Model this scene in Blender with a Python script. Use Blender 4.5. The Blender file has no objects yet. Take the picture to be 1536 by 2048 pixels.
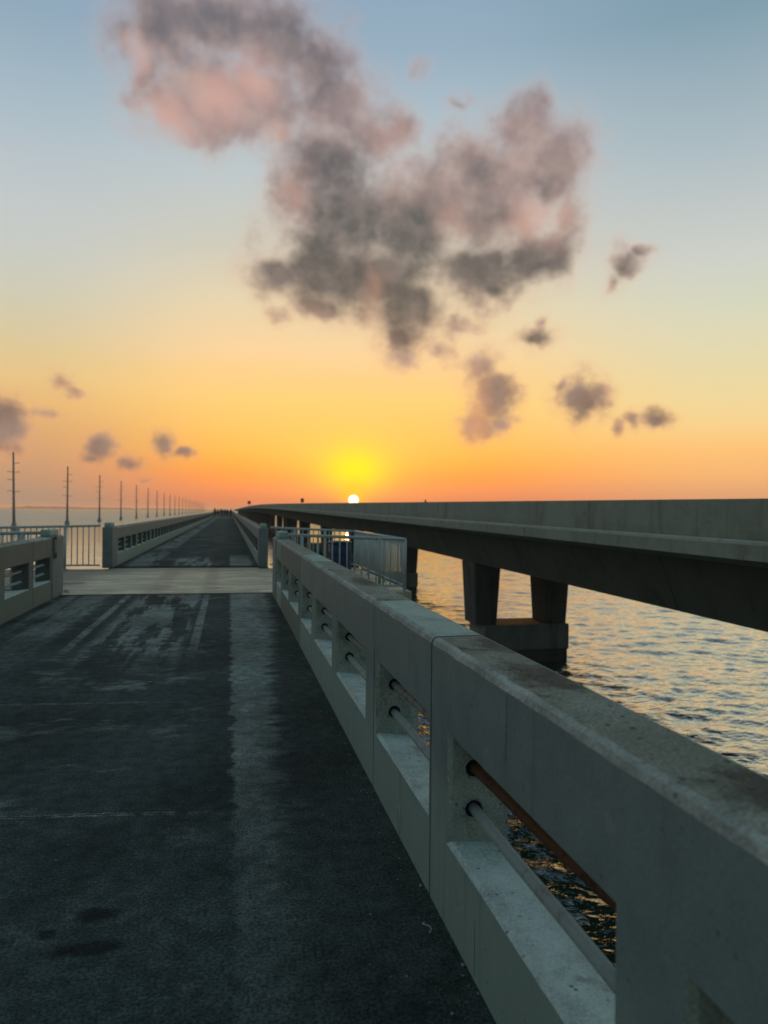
import bpy, bmesh, math, random
import numpy as np
from mathutils import Vector, Matrix, noise as mnoise

random.seed(11)
RNG = np.random.default_rng(5)
scene = bpy.context.scene
COL = scene.collection
PI = math.pi
EYE = 1.55            # camera height over the roadway
SEA = -5.6            # sea level
SUN_AZ, SUN_EL = 9.46, 0.84   # degrees, clockwise from the road direction (+Y)


# ------------------------------------------------------------------ helpers
def lin(r, g, b):
    def f(c):
        c /= 255.0
        return c / 12.92 if c <= 0.04045 else ((c + 0.055) / 1.055) ** 2.4
    return (f(r), f(g), f(b), 1.0)


def tag(o, label=None, cat=None, group=None, kind=None):
    if label: o['label'] = label
    if cat: o['category'] = cat
    if group: o['group'] = group
    if kind: o['kind'] = kind
    return o


def thing(name, loc, label, cat, group=None, rz=0.0):
    o = bpy.data.objects.new(name, None)
    o.location = loc
    o.rotation_euler = (0, 0, rz)
    o.empty_display_size = 0.2
    COL.objects.link(o)
    return tag(o, label, cat, group)


def link(name, me, mats=None, parent=None, loc=(0, 0, 0)):
    o = bpy.data.objects.new(name, me)
    if mats and not me.materials:
        for m in (mats if isinstance(mats, (list, tuple)) else [mats]):
            me.materials.append(m)
    COL.objects.link(o)
    o.location = loc
    if parent is not None:
        o.parent = parent
    return o


def dup(o, parent=None, loc=None):
    c = o.copy()
    COL.objects.link(c)
    if loc is not None: c.location = loc
    if parent is not None: c.parent = parent
    return c


def tree_copy(o, loc=None, rz=None):
    def rec(src, par):
        c = src.copy()
        COL.objects.link(c)
        if par is not None: c.parent = par
        for ch in list(src.children): rec(ch, c)
        return c
    c = rec(o, None)
    if loc is not None: c.location = loc
    if rz is not None: c.rotation_euler = (0, 0, rz)
    return c


class MB:
    """collects shapes into one mesh"""
    def __init__(s):
        s.bm = bmesh.new()

    def box(s, x0, x1, y0, y1, z0, z1, bev=0.0, mi=0):
        vs = [s.bm.verts.new((x, y, z)) for x in (x0, x1) for y in (y0, y1) for z in (z0, z1)]
        idx = [(0, 1, 3, 2), (4, 6, 7, 5), (0, 4, 5, 1), (2, 3, 7, 6), (0, 2, 6, 4), (1, 5, 7, 3)]
        fs = [s.bm.faces.new([vs[i] for i in f]) for f in idx]
        for f in fs: f.material_index = mi
        if bev > 0:
            es = list({e for f in fs for e in f.edges})
            r = bmesh.ops.bevel(s.bm, geom=es, offset=bev, segments=1, affect='EDGES', profile=0.5)
            for f in r['faces']: f.material_index = mi
        return vs

    def tube(s, pts, r, n=10, mi=0, caps=True, smooth=True):
        pts = [Vector(p) for p in pts]
        rs = r if isinstance(r, (list, tuple)) else [r] * len(pts)
        rings = []
        ref = Vector((0, 0, 1))
        for i, p in enumerate(pts):
            d = (pts[min(i + 1, len(pts) - 1)] - pts[max(i - 1, 0)]).normalized()
            u = d.cross(ref if abs(d.dot(ref)) < 0.95 else Vector((1, 0, 0))).normalized()
            v = d.cross(u)
            rings.append([s.bm.verts.new(p + (u * math.cos(2 * PI * k / n) + v * math.sin(2 * PI * k / n)) * rs[i]) for k in range(n)])
        for a, b in zip(rings, rings[1:]):
            for k in range(n):
                f = s.bm.faces.new((a[k], a[(k + 1) % n], b[(k + 1) % n], b[k]))
                f.smooth = smooth; f.material_index = mi
        if caps:
            for q in (rings[0][::-1], rings[-1]):
                f = s.bm.faces.new(q); f.material_index = mi
        return rings

    def lathe(s, prof, n=24, c=(0, 0, 0), mi=0, smooth=True):
        rings = []
        for r, z in prof:
            rings.append([s.bm.verts.new((c[0] + r * math.cos(2 * PI * k / n), c[1] + r * math.sin(2 * PI * k / n), c[2] + z)) for k in range(n)])
        for a, b in zip(rings, rings[1:]):
            for k in range(n):
                f = s.bm.faces.new((a[k], a[(k + 1) % n], b[(k + 1) % n], b[k]))
                f.smooth = smooth; f.material_index = mi
        s.bm.faces.new(rings[0][::-1]).material_index = mi
        s.bm.faces.new(rings[-1]).material_index = mi

    def mesh(s, name):
        bmesh.ops.recalc_face_normals(s.bm, faces=s.bm.faces[:])
        me = bpy.data.meshes.new(name)
        s.bm.to_mesh(me)
        s.bm.free()
        return me

    def build(s, name, mats, parent=None, loc=(0, 0, 0)):
        return link(name, s.mesh(name), mats, parent, loc)


# ------------------------------------------------------------------ node helper
class NT:
    def __init__(s, tree):
        s.t = tree
        s.n = tree.nodes
        s.l = tree.links

    def new(s, typ, **kw):
        n = s.n.new(typ)
        for k, v in kw.items(): setattr(n, k, v)
        return n

    def put(s, sock, v):
        if isinstance(v, bpy.types.NodeSocket): s.l.new(v, sock)
        elif v is not None: sock.default_value = v

    def m(s, op, a, b=None, c=None, clamp=False):
        n = s.new('ShaderNodeMath', operation=op, use_clamp=clamp)
        s.put(n.inputs[0], a)
        if b is not None: s.put(n.inputs[1], b)
        if c is not None: s.put(n.inputs[2], c)
        return n.outputs[0]

    def v(s, op, a, b=None, c=None):
        n = s.new('ShaderNodeVectorMath', operation=op)
        s.put(n.inputs[0], a)
        if b is not None:
            if op == 'SCALE': s.put(n.inputs[3], b)
            else: s.put(n.inputs[1], b)
        if c is not None: s.put(n.inputs[2], c)
        return n.outputs[1] if op in ('LENGTH', 'DOT_PRODUCT', 'DISTANCE') else n.outputs[0]

    def ss(s, x, a, b, t0=0.0, t1=1.0):
        """smoothstep of x from a..b (a may be > b)"""
        n = s.new('ShaderNodeMapRange', interpolation_type='SMOOTHSTEP')
        if a > b: a, b, t0, t1 = b, a, t1, t0
        s.put(n.inputs['Value'], x)
        n.inputs['From Min'].default_value = a
        n.inputs['From Max'].default_value = b
        n.inputs['To Min'].default_value = t0
        n.inputs['To Max'].default_value = t1
        return n.outputs[0]

    def noise(s, vec, scale, detail=4, rough=0.55, dist=0.0, color=False, dim='3D', lac=2.0):
        n = s.new('ShaderNodeTexNoise', noise_dimensions=dim)
        s.put(n.inputs['Vector'], vec)
        n.inputs['Scale'].default_value = scale
        n.inputs['Detail'].default_value = detail
        n.inputs['Roughness'].default_value = rough
        n.inputs['Distortion'].default_value = dist
        n.inputs['Lacunarity'].default_value = lac
        return n.outputs['Color'] if color else n.outputs[0]

    def vor(s, vec, scale, feature='F1', rand=1.0, out='Distance'):
        n = s.new('ShaderNodeTexVoronoi', feature=feature)
        s.put(n.inputs['Vector'], vec)
        n.inputs['Scale'].default_value = scale
        n.inputs['Randomness'].default_value = rand
        return n.outputs[out]

    def mix(s, fac, a, b, blend='MIX'):
        n = s.new('ShaderNodeMix', data_type='RGBA', blend_type=blend)
        s.put(n.inputs[0], fac)
        s.put(n.inputs[6], a)
        s.put(n.inputs[7], b)
        return n.outputs[2]

    def ramp(s, fac, stops, interp='LINEAR'):
        n = s.new('ShaderNodeValToRGB')
        cr = n.color_ramp
        cr.interpolation = interp
        while len(cr.elements) < len(stops): cr.elements.new(0.5)
        for e, (p, c) in zip(cr.elements, stops):
            e.position = p
            e.color = c if len(c) == 4 else (*c, 1)
        s.put(n.inputs[0], fac)
        return n.outputs[0]

    def xyz(s, vec):
        n = s.new('ShaderNodeSeparateXYZ')
        s.put(n.inputs[0], vec)
        return n.outputs

    def comb(s, x=0.0, y=0.0, z=0.0):
        n = s.new('ShaderNodeCombineXYZ')
        s.put(n.inputs[0], x); s.put(n.inputs[1], y); s.put(n.inputs[2], z)
        return n.outputs[0]

    def bump(s, h, strength=0.3, dist=0.01, normal=None):
        n = s.new('ShaderNodeBump')
        n.inputs['Strength'].default_value = strength
        n.inputs['Distance'].default_value = dist
        s.put(n.inputs['Height'], h)
        if normal is not None: s.put(n.inputs['Normal'], normal)
        return n.outputs[0]


def new_mat(name):
    m = bpy.data.materials.new(name)
    m.use_nodes = True
    nt = NT(m.node_tree)
    bs = m.node_tree.nodes['Principled BSDF']
    pos = nt.new('ShaderNodeNewGeometry').outputs['Position']
    return m, nt, bs, pos


def concrete(name, base, alt, stain, stain_amt=0.4, rough=0.85, pits=0.5, bump=0.35, mscale=1.0, green=None, spots=False, stain_at=(), streak=0.0, peel=0.0, cracks=(), grain=0.45):
    """painted / weathered concrete: two mottled tones, stains, pits"""
    m, nt, bs, pos = new_mat(name)
    big = nt.noise(pos, 1.7 * mscale, 5, 0.6)
    med = nt.noise(pos, 9 * mscale, 6, 0.65)
    fine = nt.noise(pos, 110, 4, 0.7)
    c = nt.mix(nt.ss(big, 0.36, 0.64), (*base, 1), (*alt, 1))
    c = nt.mix(nt.m('MULTIPLY', nt.ss(med, 0.35, 0.7), 0.35), c, (base[0] * 1.25, base[1] * 1.25, base[2] * 1.22, 1))
    st = nt.m('MULTIPLY', nt.ss(nt.noise(pos, 3.1 * mscale, 7, 0.7, 0.6), 0.52, 0.72), stain_amt)
    c = nt.mix(st, c, (*stain, 1))
    if green is not None:
        z = nt.xyz(pos)[2]
        wob = nt.m('ADD', z, nt.m('MULTIPLY', nt.m('SUBTRACT', nt.noise(pos, 4.0, 5, 0.6), 0.5), 0.55))
        gm = nt.ss(wob, 0.72, 0.22)
        c = nt.mix(nt.m('MULTIPLY', gm, 0.8), c, (*green, 1))
        # faint vertical run marks
        sx = nt.xyz(pos)
        run = nt.noise(nt.comb(nt.m('MULTIPLY', sx[0], 14), nt.m('MULTIPLY', sx[1], 14), nt.m('MULTIPLY', sx[2], 0.8)), 1.0, 4, 0.6)
        c = nt.mix(nt.m('MULTIPLY', nt.ss(run, 0.56, 0.75), 0.35), c, (*stain, 1))
    if streak:
        s4 = nt.xyz(pos)
        r1 = nt.noise(nt.comb(nt.m('MULTIPLY', s4[0], 2.0), nt.m('MULTIPLY', s4[1], 2.2), nt.m('MULTIPLY', s4[2], 0.18)), 1.0, 6, 0.7)
        c = nt.mix(nt.m('MULTIPLY', nt.ss(r1, 0.52, 0.72), streak), c, (stain[0] * 0.7, stain[1] * 0.7, stain[2] * 0.7, 1))
        c = nt.mix(nt.m('MULTIPLY', nt.ss(r1, 0.44, 0.30), streak * 0.6), c, (alt[0] * 1.35, alt[1] * 1.35, alt[2] * 1.35, 1))
    if peel:
        pn = nt.noise(pos, 6.5, 7, 0.68, 0.3)
        c = nt.mix(nt.m('MULTIPLY', nt.ss(pn, 0.645, 0.665), peel), c, (base[0] * 1.45, base[1] * 1.4, base[2] * 1.3, 1))
        c = nt.mix(nt.m('MULTIPLY', nt.ss(pn, 0.335, 0.315), peel), c, (base[0] * 0.55, base[1] * 0.55, base[2] * 0.55, 1))
        s5 = nt.xyz(pos)
        scr = nt.noise(nt.comb(s5[0], nt.m('MULTIPLY', s5[1], 3.0), nt.m('MULTIPLY', s5[2], 60.0)), 1.0, 3, 0.7)
        c = nt.mix(nt.m('MULTIPLY', nt.ss(scr, 0.70, 0.74), peel * 0.5), c, (base[0] * 1.6, base[1] * 1.55, base[2] * 1.5, 1))
    for y0, z0, z1 in cracks:
        s6 = nt.xyz(pos)
        wob = nt.m('MULTIPLY', nt.m('SUBTRACT', nt.noise(nt.comb(0.0, y0, s6[2]), 9.0, 4, 0.7), 0.5), 0.03)
        dd = nt.m('ABSOLUTE', nt.m('SUBTRACT', nt.m('SUBTRACT', s6[1], y0), wob))
        k = nt.m('MULTIPLY', nt.ss(dd, 0.0045, 0.0015), nt.m('MULTIPLY', nt.ss(s6[2], z0, z0 + 0.04), nt.ss(s6[2], z1, z1 - 0.04)))
        c = nt.mix(nt.m('MULTIPLY', k, 0.85), c, (0.02, 0.022, 0.02, 1))
    for x0, y0, rx, ry in stain_at:
        sp3 = nt.xyz(pos)
        q = nt.v('LENGTH', nt.comb(nt.m('DIVIDE', nt.m('SUBTRACT', sp3[0], x0), rx), nt.m('DIVIDE', nt.m('SUBTRACT', sp3[1], y0), ry), 0.0))
        q = nt.m('ADD', q, nt.m('MULTIPLY', nt.m('SUBTRACT', nt.noise(pos, 14, 6, 0.7), 0.5), 2.2))
        c = nt.mix(nt.m('MULTIPLY', nt.ss(q, 1.15, 0.35), 0.8), c, (*stain, 1))
    c = nt.mix(grain, c, nt.mix(nt.ss(fine, 0.3, 0.7), (0.25, 0.25, 0.25, 1), (0.9, 0.9, 0.9, 1)), 'OVERLAY')
    pit_d = nt.vor(pos, 26, rand=1.0)
    pit_sel = nt.ss(nt.noise(pos, 7, 3, 0.5), 0.46, 0.62)
    pit = nt.m('MULTIPLY', nt.ss(pit_d, 0.22, 0.09), nt.m('MULTIPLY', pit_sel, pits))
    c = nt.mix(pit, c, (base[0] * 0.18, base[1] * 0.18, base[2] * 0.17, 1))
    if spots:
        sp = nt.vor(pos, 8, rand=1.0)
        pale = nt.m('MULTIPLY', nt.ss(sp, 0.11, 0.06), nt.ss(nt.noise(pos, 2.4, 2, 0.5), 0.45, 0.53))
        c = nt.mix(pale, c, (0.55, 0.53, 0.48, 1))
    nt.put(bs.inputs['Base Color'], c)
    nt.put(bs.inputs['Roughness'], nt.ss(med, 0.2, 0.8, rough - 0.12, min(1, rough + 0.1)))
    bs.inputs['Specular IOR Level'].default_value = 0.35
    h = nt.m('ADD', nt.m('MULTIPLY', fine, 0.35), nt.m('ADD', nt.m('MULTIPLY', med, 0.8), nt.m('MULTIPLY', pit, -1.5)))
    nt.put(bs.inputs['Normal'], nt.bump(h, bump, 0.006))
    return m


def metal_paint(name, col, rust=(0.10, 0.035, 0.012), rust_amt=0.25, rough=0.55, metallic=0.0):
    m, nt, bs, pos = new_mat(name)
    n1 = nt.noise(pos, 14, 6, 0.7)
    n2 = nt.noise(pos, 60, 4, 0.6)
    c = nt.mix(nt.m('MULTIPLY', nt.ss(n2, 0.3, 0.75), 0.4), (*col, 1), (col[0] * 0.7, col[1] * 0.7, col[2] * 0.7, 1))
    c = nt.mix(nt.m('MULTIPLY', nt.ss(n1, 0.52, 0.66), rust_amt), c, (*rust, 1))
    nt.put(bs.inputs['Base Color'], c)
    bs.inputs['Roughness'].default_value = rough
    bs.inputs['Metallic'].default_value = metallic
    nt.put(bs.inputs['Normal'], nt.bump(nt.m('ADD', n1, nt.m('MULTIPLY', n2, 0.5)), 0.3, 0.003))
    return m

# cloud ellipses: azimuth, elevation, half widths (degrees), weakness
CLOUD_SHAPES = [
    (-5.02,31.76,3.72,3.34,0), (-1.42,32.76,5.5,2.66,0), (3.07,32.38,4.16,2.99,0), (-2.28,28.78,4.91,3.02,0), (-4.78,27.74,2.67,2.17,0.05), 
    (1.99,28.47,4.32,2.79,0), (-1.34,26.82,4.04,1.35,0.2), (5.75,30.89,3.63,2.97,0), (7.32,28.5,4.23,2.68,0.02), (-7.53,31.1,0.96,2.0,0.35), 
    (-6.04,29.14,1.58,1.96,0.2), (6.6,25.25,3.65,3.31,0), (10.24,26.77,3.09,2.46,0.1), (12.75,27.41,1.93,1.68,0.2), (3.53,26.48,1.89,1.07,0.3), 
    (8.57,21.75,5.21,4.16,0), (7.07,17.95,4.8,2.79,0), (3.45,17.2,2.84,1.75,0.05), (10.55,17.34,6.0,2.99,0), (13.6,21.15,4.45,3.87,0), 
    (5.02,22.6,1.91,2.13,0.15), (13.67,15.58,3.29,2.69,0), (12.92,13.22,1.93,2.02,0.12), (6.72,15.46,3.07,1.43,0.15), (18.55,24.98,4.01,2.68,0.08), 
    (22.31,26.8,3.18,2.43,0.05), (24.01,24.68,3.51,3.28,0.0), (21.59,24.21,4.13,3.17,0), (15.9,22.79,3.46,2.95,0), (20.49,22.0,4.73,3.12,0), 
    (22.78,18.54,3.17,2.22,0.05), (19.02,17.64,3.81,2.27,0), (25.51,21.7,1.64,2.92,0.25), (24.63,18.78,1.84,2.03,0.3), (23.59,28.2,1.3,0.88,0.4), 
    (14.17,30.79,1.62,1.43,0.78), (17.16,28.84,2.3,1.18,0.72), (8.79,33.24,1.16,1.08,0.7), (16.02,12.49,2.89,1.66,0.45), (12.94,11.93,2.32,1.48,0.3), 
    (17.54,14.12,3.45,1.09,0.45), (4.05,14.46,2.66,1.26,0.6), (19.1,11.17,1.6,1.77,0.1), (20.07,8.93,1.71,2.06,0), (19.15,6.86,1.71,1.51,0.12), 
    (20.66,7.04,1.44,1.13,0.15), (26.57,8.61,1.88,1.9,0), (28.01,8.75,1.43,1.82,0.25), (25.11,9.57,0.92,1.1,0.45), (29.74,17.91,1.58,1.33,0.2), 
    (28.91,16.8,1.24,1.19,0.35), (30.78,18.58,0.87,0.72,0.3), (23.22,12.83,1.78,1.08,0.15), (23.77,13.78,0.93,0.89,0.3), (31.87,6.75,1.64,0.86,0.25), 
    (30.5,6.68,0.83,0.87,0.3), (29.38,6.35,0.7,0.66,0.4), (-15.28,5.65,1.69,1.98,-0.05), (-14.41,5.36,0.93,1.2,0.2), (-9.38,4.37,1.28,1.36,0.02), 
    (-9.94,3.63,1.0,0.72,0.2), (-7.22,3.26,1.38,0.8,0.2), (-4.78,4.8,1.0,1.03,0.08), (-3.34,4.22,1.23,0.56,0.22), (-11.9,8.81,1.62,1.21,0.55), 
    (-12.85,6.63,1.44,0.69,0.45), (-10.91,8.01,1.32,0.7,0.55), (-6.16,2.3,0.91,0.44,0.35), ]
CLOUD_CORES = [
    (8.95,22.09,5.4,4.31,0), (11.3,19.44,5.8,3.1,0), (16.73,17.87,4.99,2.27,0.05), (6.99,24.95,2.69,2.53,0.25), (6.69,18.11,4.61,2.61,0), 
    (11.33,16.99,5.42,2.65,0), (14.24,15.94,3.28,2.14,0), (13.49,13.96,1.74,1.82,0.1), (14.0,20.48,3.86,3.05,0.1), (22.23,18.05,3.93,2.0,0.1), 
    (19.03,17.3,3.43,1.57,0.1), (5.45,24.88,1.91,2.21,0.3), (-6.08,32.13,2.98,1.58,0.45), (-1.42,32.76,5.13,1.59,0.45), (3.83,32.16,3.41,2.06,0.3), 
    (6.53,30.36,2.3,2.29,0.4), (20.11,21.68,2.65,1.98,0.6), (18.94,24.65,2.67,1.59,0.75), (23.84,23.43,2.22,1.59,0.8), (3.64,17.21,2.28,1.4,0.2), 
    (20.26,8.92,1.7,2.8,0.2), (26.75,8.61,1.99,2.01,0.15), (29.68,17.75,1.4,1.17,0.3), (23.3,12.82,1.49,0.9,0.2), (31.87,6.75,1.54,0.9,0.3), 
    (-15.19,5.65,1.69,1.88,0.1), (-9.38,4.37,1.35,1.36,0.1), (-7.32,3.25,1.38,0.8,0.3), (-4.71,4.81,1.0,1.03,0.1), (-3.27,4.23,1.23,0.56,0.2), ]
CLOUD_GLOWS = [
    (1.59,30.03,1.69,1.71,0.1), (-0.99,28.34,2.21,1.31,0.1), (-4.95,26.55,2.48,1.48,0.15), (3.15,26.14,1.51,1.08,0.2), (10.95,16.28,0.93,1.96,0.2), 
    (16.69,21.12,1.34,1.51,0.2), (23.49,21.18,2.04,1.65,0.1), (4.71,22.91,1.33,1.95,0.1), (12.39,25.07,1.93,2.22,0.2), (19.14,7.81,0.84,2.26,0.1), 
    (-6.75,30.14,1.04,1.64,0.3), ]


# ------------------------------------------------------------------ sky (world)
def make_world():
    w = bpy.data.worlds.new("World")
    scene.world = w
    w.use_nodes = True
    nt = NT(w.node_tree)
    out = w.node_tree.nodes['World Output']
    bg = w.node_tree.nodes['Background']
    d = nt.v('NORMALIZE', nt.new('ShaderNodeTexCoord').outputs['Generated'])
    dx, dy, dz = nt.xyz(d)[0:3]
    DEG = 180 / PI
    el = nt.m('MULTIPLY', nt.m('ARCSINE', dz), DEG)
    az = nt.m('MULTIPLY', nt.m('ARCTAN2', dx, dy), DEG)
    f = nt.m('DIVIDE', nt.m('MAXIMUM', el, 0.0), 40.0, clamp=True)

    def R(lst):
        return nt.ramp(f, [(e / 40.0, lin(*c)) for e, c in lst])
    left = R([(0, (150, 138, 124)), (0.8, (164, 142, 122)), (2.2, (188, 148, 118)), (4, (208, 158, 116)), (5.7, (220, 170, 115)), (7.4, (230, 184, 120)), (9.1, (230, 195, 134)),
              (10.8, (222, 199, 148)), (14.1, (208, 202, 176)), (17.3, (199, 202, 194)), (20.3, (193, 200, 200)), (23.3, (183, 194, 200)), (26.2, (168, 187, 198)), (31.4, (143, 168, 187)), (40, (124, 154, 180))])
    mid = R([(0, (198, 118, 90)), (0.7, (214, 124, 90)), (1.6, (238, 138, 88)), (2.7, (255, 152, 72)), (3.6, (255, 170, 70)), (4.6, (255, 184, 82)), (6.4, (255, 198, 104)), (8.3, (255, 207, 120)), (10.2, (254, 208, 137)),
             (12, (250, 212, 156)), (15.6, (230, 212, 174)), (19.1, (208, 204, 186)), (24, (190, 200, 202)), (28, (172, 190, 200)), (32, (150, 174, 192)), (40, (126, 156, 180))])
    right = R([(0, (200, 140, 108)), (0.9, (216, 156, 118)), (2.8, (244, 180, 116)), (4.5, (252, 193, 118)), (6.2, (248, 208, 140)), (8, (240, 215, 155)), (11.3, (226, 216, 174)),
               (14.6, (213, 214, 190)), (17.8, (203, 207, 200)), (20.9, (191, 198, 197)), (23.9, (174, 189, 195)), (29.5, (145, 169, 182)), (32, (127, 158, 173)), (40, (114, 147, 168))])
    back = R([(0, (82, 102, 103)), (6, (98, 112, 112)), (14, (101, 119, 121)), (25, (94, 118, 124)), (40, (90, 118, 128))])
    sky = nt.mix(nt.ss(az, 1.5, -15), mid, left)
    sky = nt.mix(nt.ss(az, 15, 38), sky, right)
    daz = nt.m('ABSOLUTE', nt.m('SUBTRACT', az, SUN_AZ))
    sky = nt.mix(nt.ss(daz, 42, 100), sky, back)
    sky = nt.mix(nt.ss(el, 36, 88), sky, lin(92, 122, 131))

    # yellow aureole over the sun
    def glow(a0, e0, ra, re):
        q = nt.v('LENGTH', nt.comb(nt.m('DIVIDE', nt.m('SUBTRACT', az, a0), ra), nt.m('DIVIDE', nt.m('SUBTRACT', el, e0), re), 0.0))
        return nt.m('EXPONENT', nt.m('MULTIPLY', nt.m('MULTIPLY', q, q), -1.0))
    sky = nt.mix(nt.m('MULTIPLY', glow(SUN_AZ, 4.6, 7.6, 3.1), 0.5), sky, lin(255, 216, 100))
    sky = nt.mix(nt.m('MULTIPLY', glow(SUN_AZ + 0.1, 3.2, 2.5, 1.75), 0.97), sky, lin(255, 240, 34))
    sky = nt.mix(nt.m('MULTIPLY', glow(SUN_AZ, 1.3, 1.0, 1.0), 0.75), sky, lin(255, 205, 30))

    # ---- clouds: a field of soft ellipses in (azimuth, elevation), broken up by fractal noise
    P = nt.comb(az, el, 0.0)
    cv = nt.comb(az, nt.m('MULTIPLY', el, 1.1), 3.7)
    w1 = nt.v('SUBTRACT', nt.noise(cv, 0.20, 2, 0.5, color=True), (0.5, 0.5, 0.5))
    w2 = nt.v('SUBTRACT', nt.noise(cv, 0.48, 2, 0.5, color=True), (0.5, 0.5, 0.5))
    low = nt.ss(el, 3, 16, 0.42, 1.0)          # smaller features near the horizon
    warp = nt.v('ADD', nt.v('SCALE', w1, 1.7), nt.v('SCALE', w2, 2.0))
    Q = nt.v('ADD', P, nt.v('MULTIPLY', nt.v('SCALE', warp, low), (1, 1, 0)))

    w3 = nt.v('SUBTRACT', nt.noise(cv, 0.6, 1, 0.5, color=True), (0.5, 0.5, 0.5))
    soft = nt.v('ADD', nt.v('SCALE', w1, 1.7), nt.v('SCALE', w3, 1.5))
    Qs = nt.v('ADD', P, nt.v('MULTIPLY', nt.v('SCALE', soft, low), (1, 1, 0)))

    def field(lst, k, Q=Q):
        acc = None
        for a0, e0, ra, re, off in lst:
            q = nt.v('LENGTH', nt.v('MULTIPLY_ADD', Q, (1 / ra, 1 / re, 0), (-a0 / ra, -e0 / re, 0)))
            if off:
                q = nt.m('ADD', q, off)
            acc = q if acc is None else nt.m('SMOOTH_MIN', acc, q, k)
        return acc
    fs = field(CLOUD_SHAPES, 0.34)
    fd = field(CLOUD_CORES, 0.42, Qs)
    fp = field(CLOUD_GLOWS, 0.15, Qs)
    n_a = nt.noise(cv, 0.26, 3, 0.55)
    n_b = nt.noise(nt.v('ADD', cv, (31.0, 7.0, 2.0)), 0.20, 1, 0.5)
    n_c = nt.noise(nt.v('ADD', cv, (-9.0, 17.0, 5.0)), 0.46, 2, 0.5)
    n_d = nt.noise(nt.v('ADD', cv, (19.0, -7.0, 1.0)), 0.95, 2, 0.5)
    edge = nt.m('ADD', nt.m('MULTIPLY', nt.m('SUBTRACT', n_a, 0.5), 1.15), nt.m('ADD', nt.m('MULTIPLY', nt.m('SUBTRACT', n_c, 0.5), 0.55), nt.m('MULTIPLY', nt.m('SUBTRACT', n_d, 0.5), nt.ss(el, 7, 16, 0.95, 0.38))))
    dens = nt.m('ADD', fs, nt.m('MULTIPLY', edge, nt.ss(fs, 0.35, 0.95, 0.45, 1.0)))
    alpha = nt.ss(dens, 1.22, 0.34)
    veil = nt.m('MULTIPLY', nt.ss(dens, 1.65, 0.75), 0.40)
    core = nt.m('ADD', fd, nt.m('ADD', nt.m('MULTIPLY', nt.m('SUBTRACT', n_b, 0.5), 0.7), nt.m('MULTIPLY', nt.m('SUBTRACT', n_c, 0.5), 0.22)))
    dark = nt.ss(core, 1.75, 0.40)
    pk = nt.m('ADD', fp, nt.m('MULTIPLY', nt.m('SUBTRACT', n_c, 0.5), 0.7))
    pink = nt.m('MULTIPLY', nt.ss(pk, 1.9, 0.1), 0.9)
    fe = nt.m('DIVIDE', nt.m('MAXIMUM', el, 0.0), 36.0, clamp=True)
    thin_c = nt.ramp(fe, [(0.0, lin(176, 120, 92)), (0.15, lin(176, 134, 112)), (0.3, lin(194, 154, 128)), (0.5, lin(160, 139, 130)), (0.75, lin(158, 139, 137)), (1.0, lin(148, 138, 144))])
    dark_c = nt.ramp(fe, [(0.0, lin(150, 100, 84)), (0.12, lin(136, 114, 106)), (0.25, lin(128, 106, 95)), (0.45, lin(88, 86, 80)), (0.62, lin(89, 90, 90)), (0.8, lin(114, 107, 111)), (1.0, lin(112, 110, 118))])
    pink_c = nt.ramp(fe, [(0.0, lin(222, 150, 106)), (0.35, lin(214, 158, 124)), (0.6, lin(206, 164, 150)), (1.0, lin(208, 164, 154))])
    cc = nt.mix(dark, thin_c, dark_c)
    tone = nt.ss(nt.m('ADD', nt.m('MULTIPLY', n_c, 0.6), nt.m('MULTIPLY', n_d, 0.4)), 0.34, 0.66)
    cc = nt.mix(0.13, cc, nt.mix(tone, lin(74, 70, 70), lin(205, 180, 166)))
    cc = nt.mix(nt.m('MULTIPLY', pink, nt.m('SUBTRACT', 1.0, nt.m('MULTIPLY', dark, 0.6))), cc, pink_c)
    # billow relief inside the cloud
    rel = nt.ss(nt.m('ADD', n_c, nt.m('MULTIPLY', n_a, 0.5)), 0.62, 1.0)
    cc = nt.mix(nt.m('MULTIPLY', rel, nt.m('SUBTRACT', 0.28, nt.m('MULTIPLY', dark, 0.20))), cc, lin(206, 178, 166))
    veil_c = nt.ramp(fe, [(0.0, lin(214, 140, 100)), (0.3, lin(232, 184, 142)), (0.55, lin(214, 182, 162)), (1.0, lin(176, 168, 178))])
    sky = nt.mix(veil, sky, veil_c)
    sky = nt.mix(nt.m('MULTIPLY', alpha, 0.97), sky, cc)

    # the sun's disc
    sd = (math.sin(math.radians(SUN_AZ)) * math.cos(math.radians(SUN_EL)), math.cos(math.radians(SUN_AZ)) * math.cos(math.radians(SUN_EL)), math.sin(math.radians(SUN_EL)))
    ang = nt.m('MULTIPLY', nt.m('ARCCOSINE', nt.m('MINIMUM', nt.v('DOT_PRODUCT', d, sd), 1.0)), DEG)
    disc = nt.ss(ang, 0.44, 0.36)
    sky = nt.mix(disc, sky, (2.2, 1.9, 1.35, 1))
    # below the horizon: dull sea tone, only met by stray rays
    sky = nt.mix(nt.ss(el, -0.1, -3.0), sky, lin(60, 70, 72))
    nt.put(bg.inputs[0], sky)
    bg.inputs[1].default_value = SKY_GAIN
    # physical twilight sky adds a little blue dome light
    st = nt.new('ShaderNodeTexSky', sky_type='NISHITA')
    st.sun_disc = False
    st.sun_elevation = math.radians(SUN_EL)
    st.sun_rotation = math.radians(SUN_AZ)
    bg2 = nt.new('ShaderNodeBackground')
    nt.put(bg2.inputs[0], st.outputs[0])
    bg2.inputs[1].default_value = 0.01
    add = nt.new('ShaderNodeAddShader')
    nt.l.new(bg.outputs[0], add.inputs[0])
    nt.l.new(bg2.outputs[0], add.inputs[1])
    nt.l.new(add.outputs[0], out.inputs['Surface'])
    w.cycles.sampling_method = 'MANUAL'
    w.cycles.sample_map_resolution = 1024

    sun = bpy.data.lights.new('sun', 'SUN')
    sun.energy = 4.5
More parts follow.
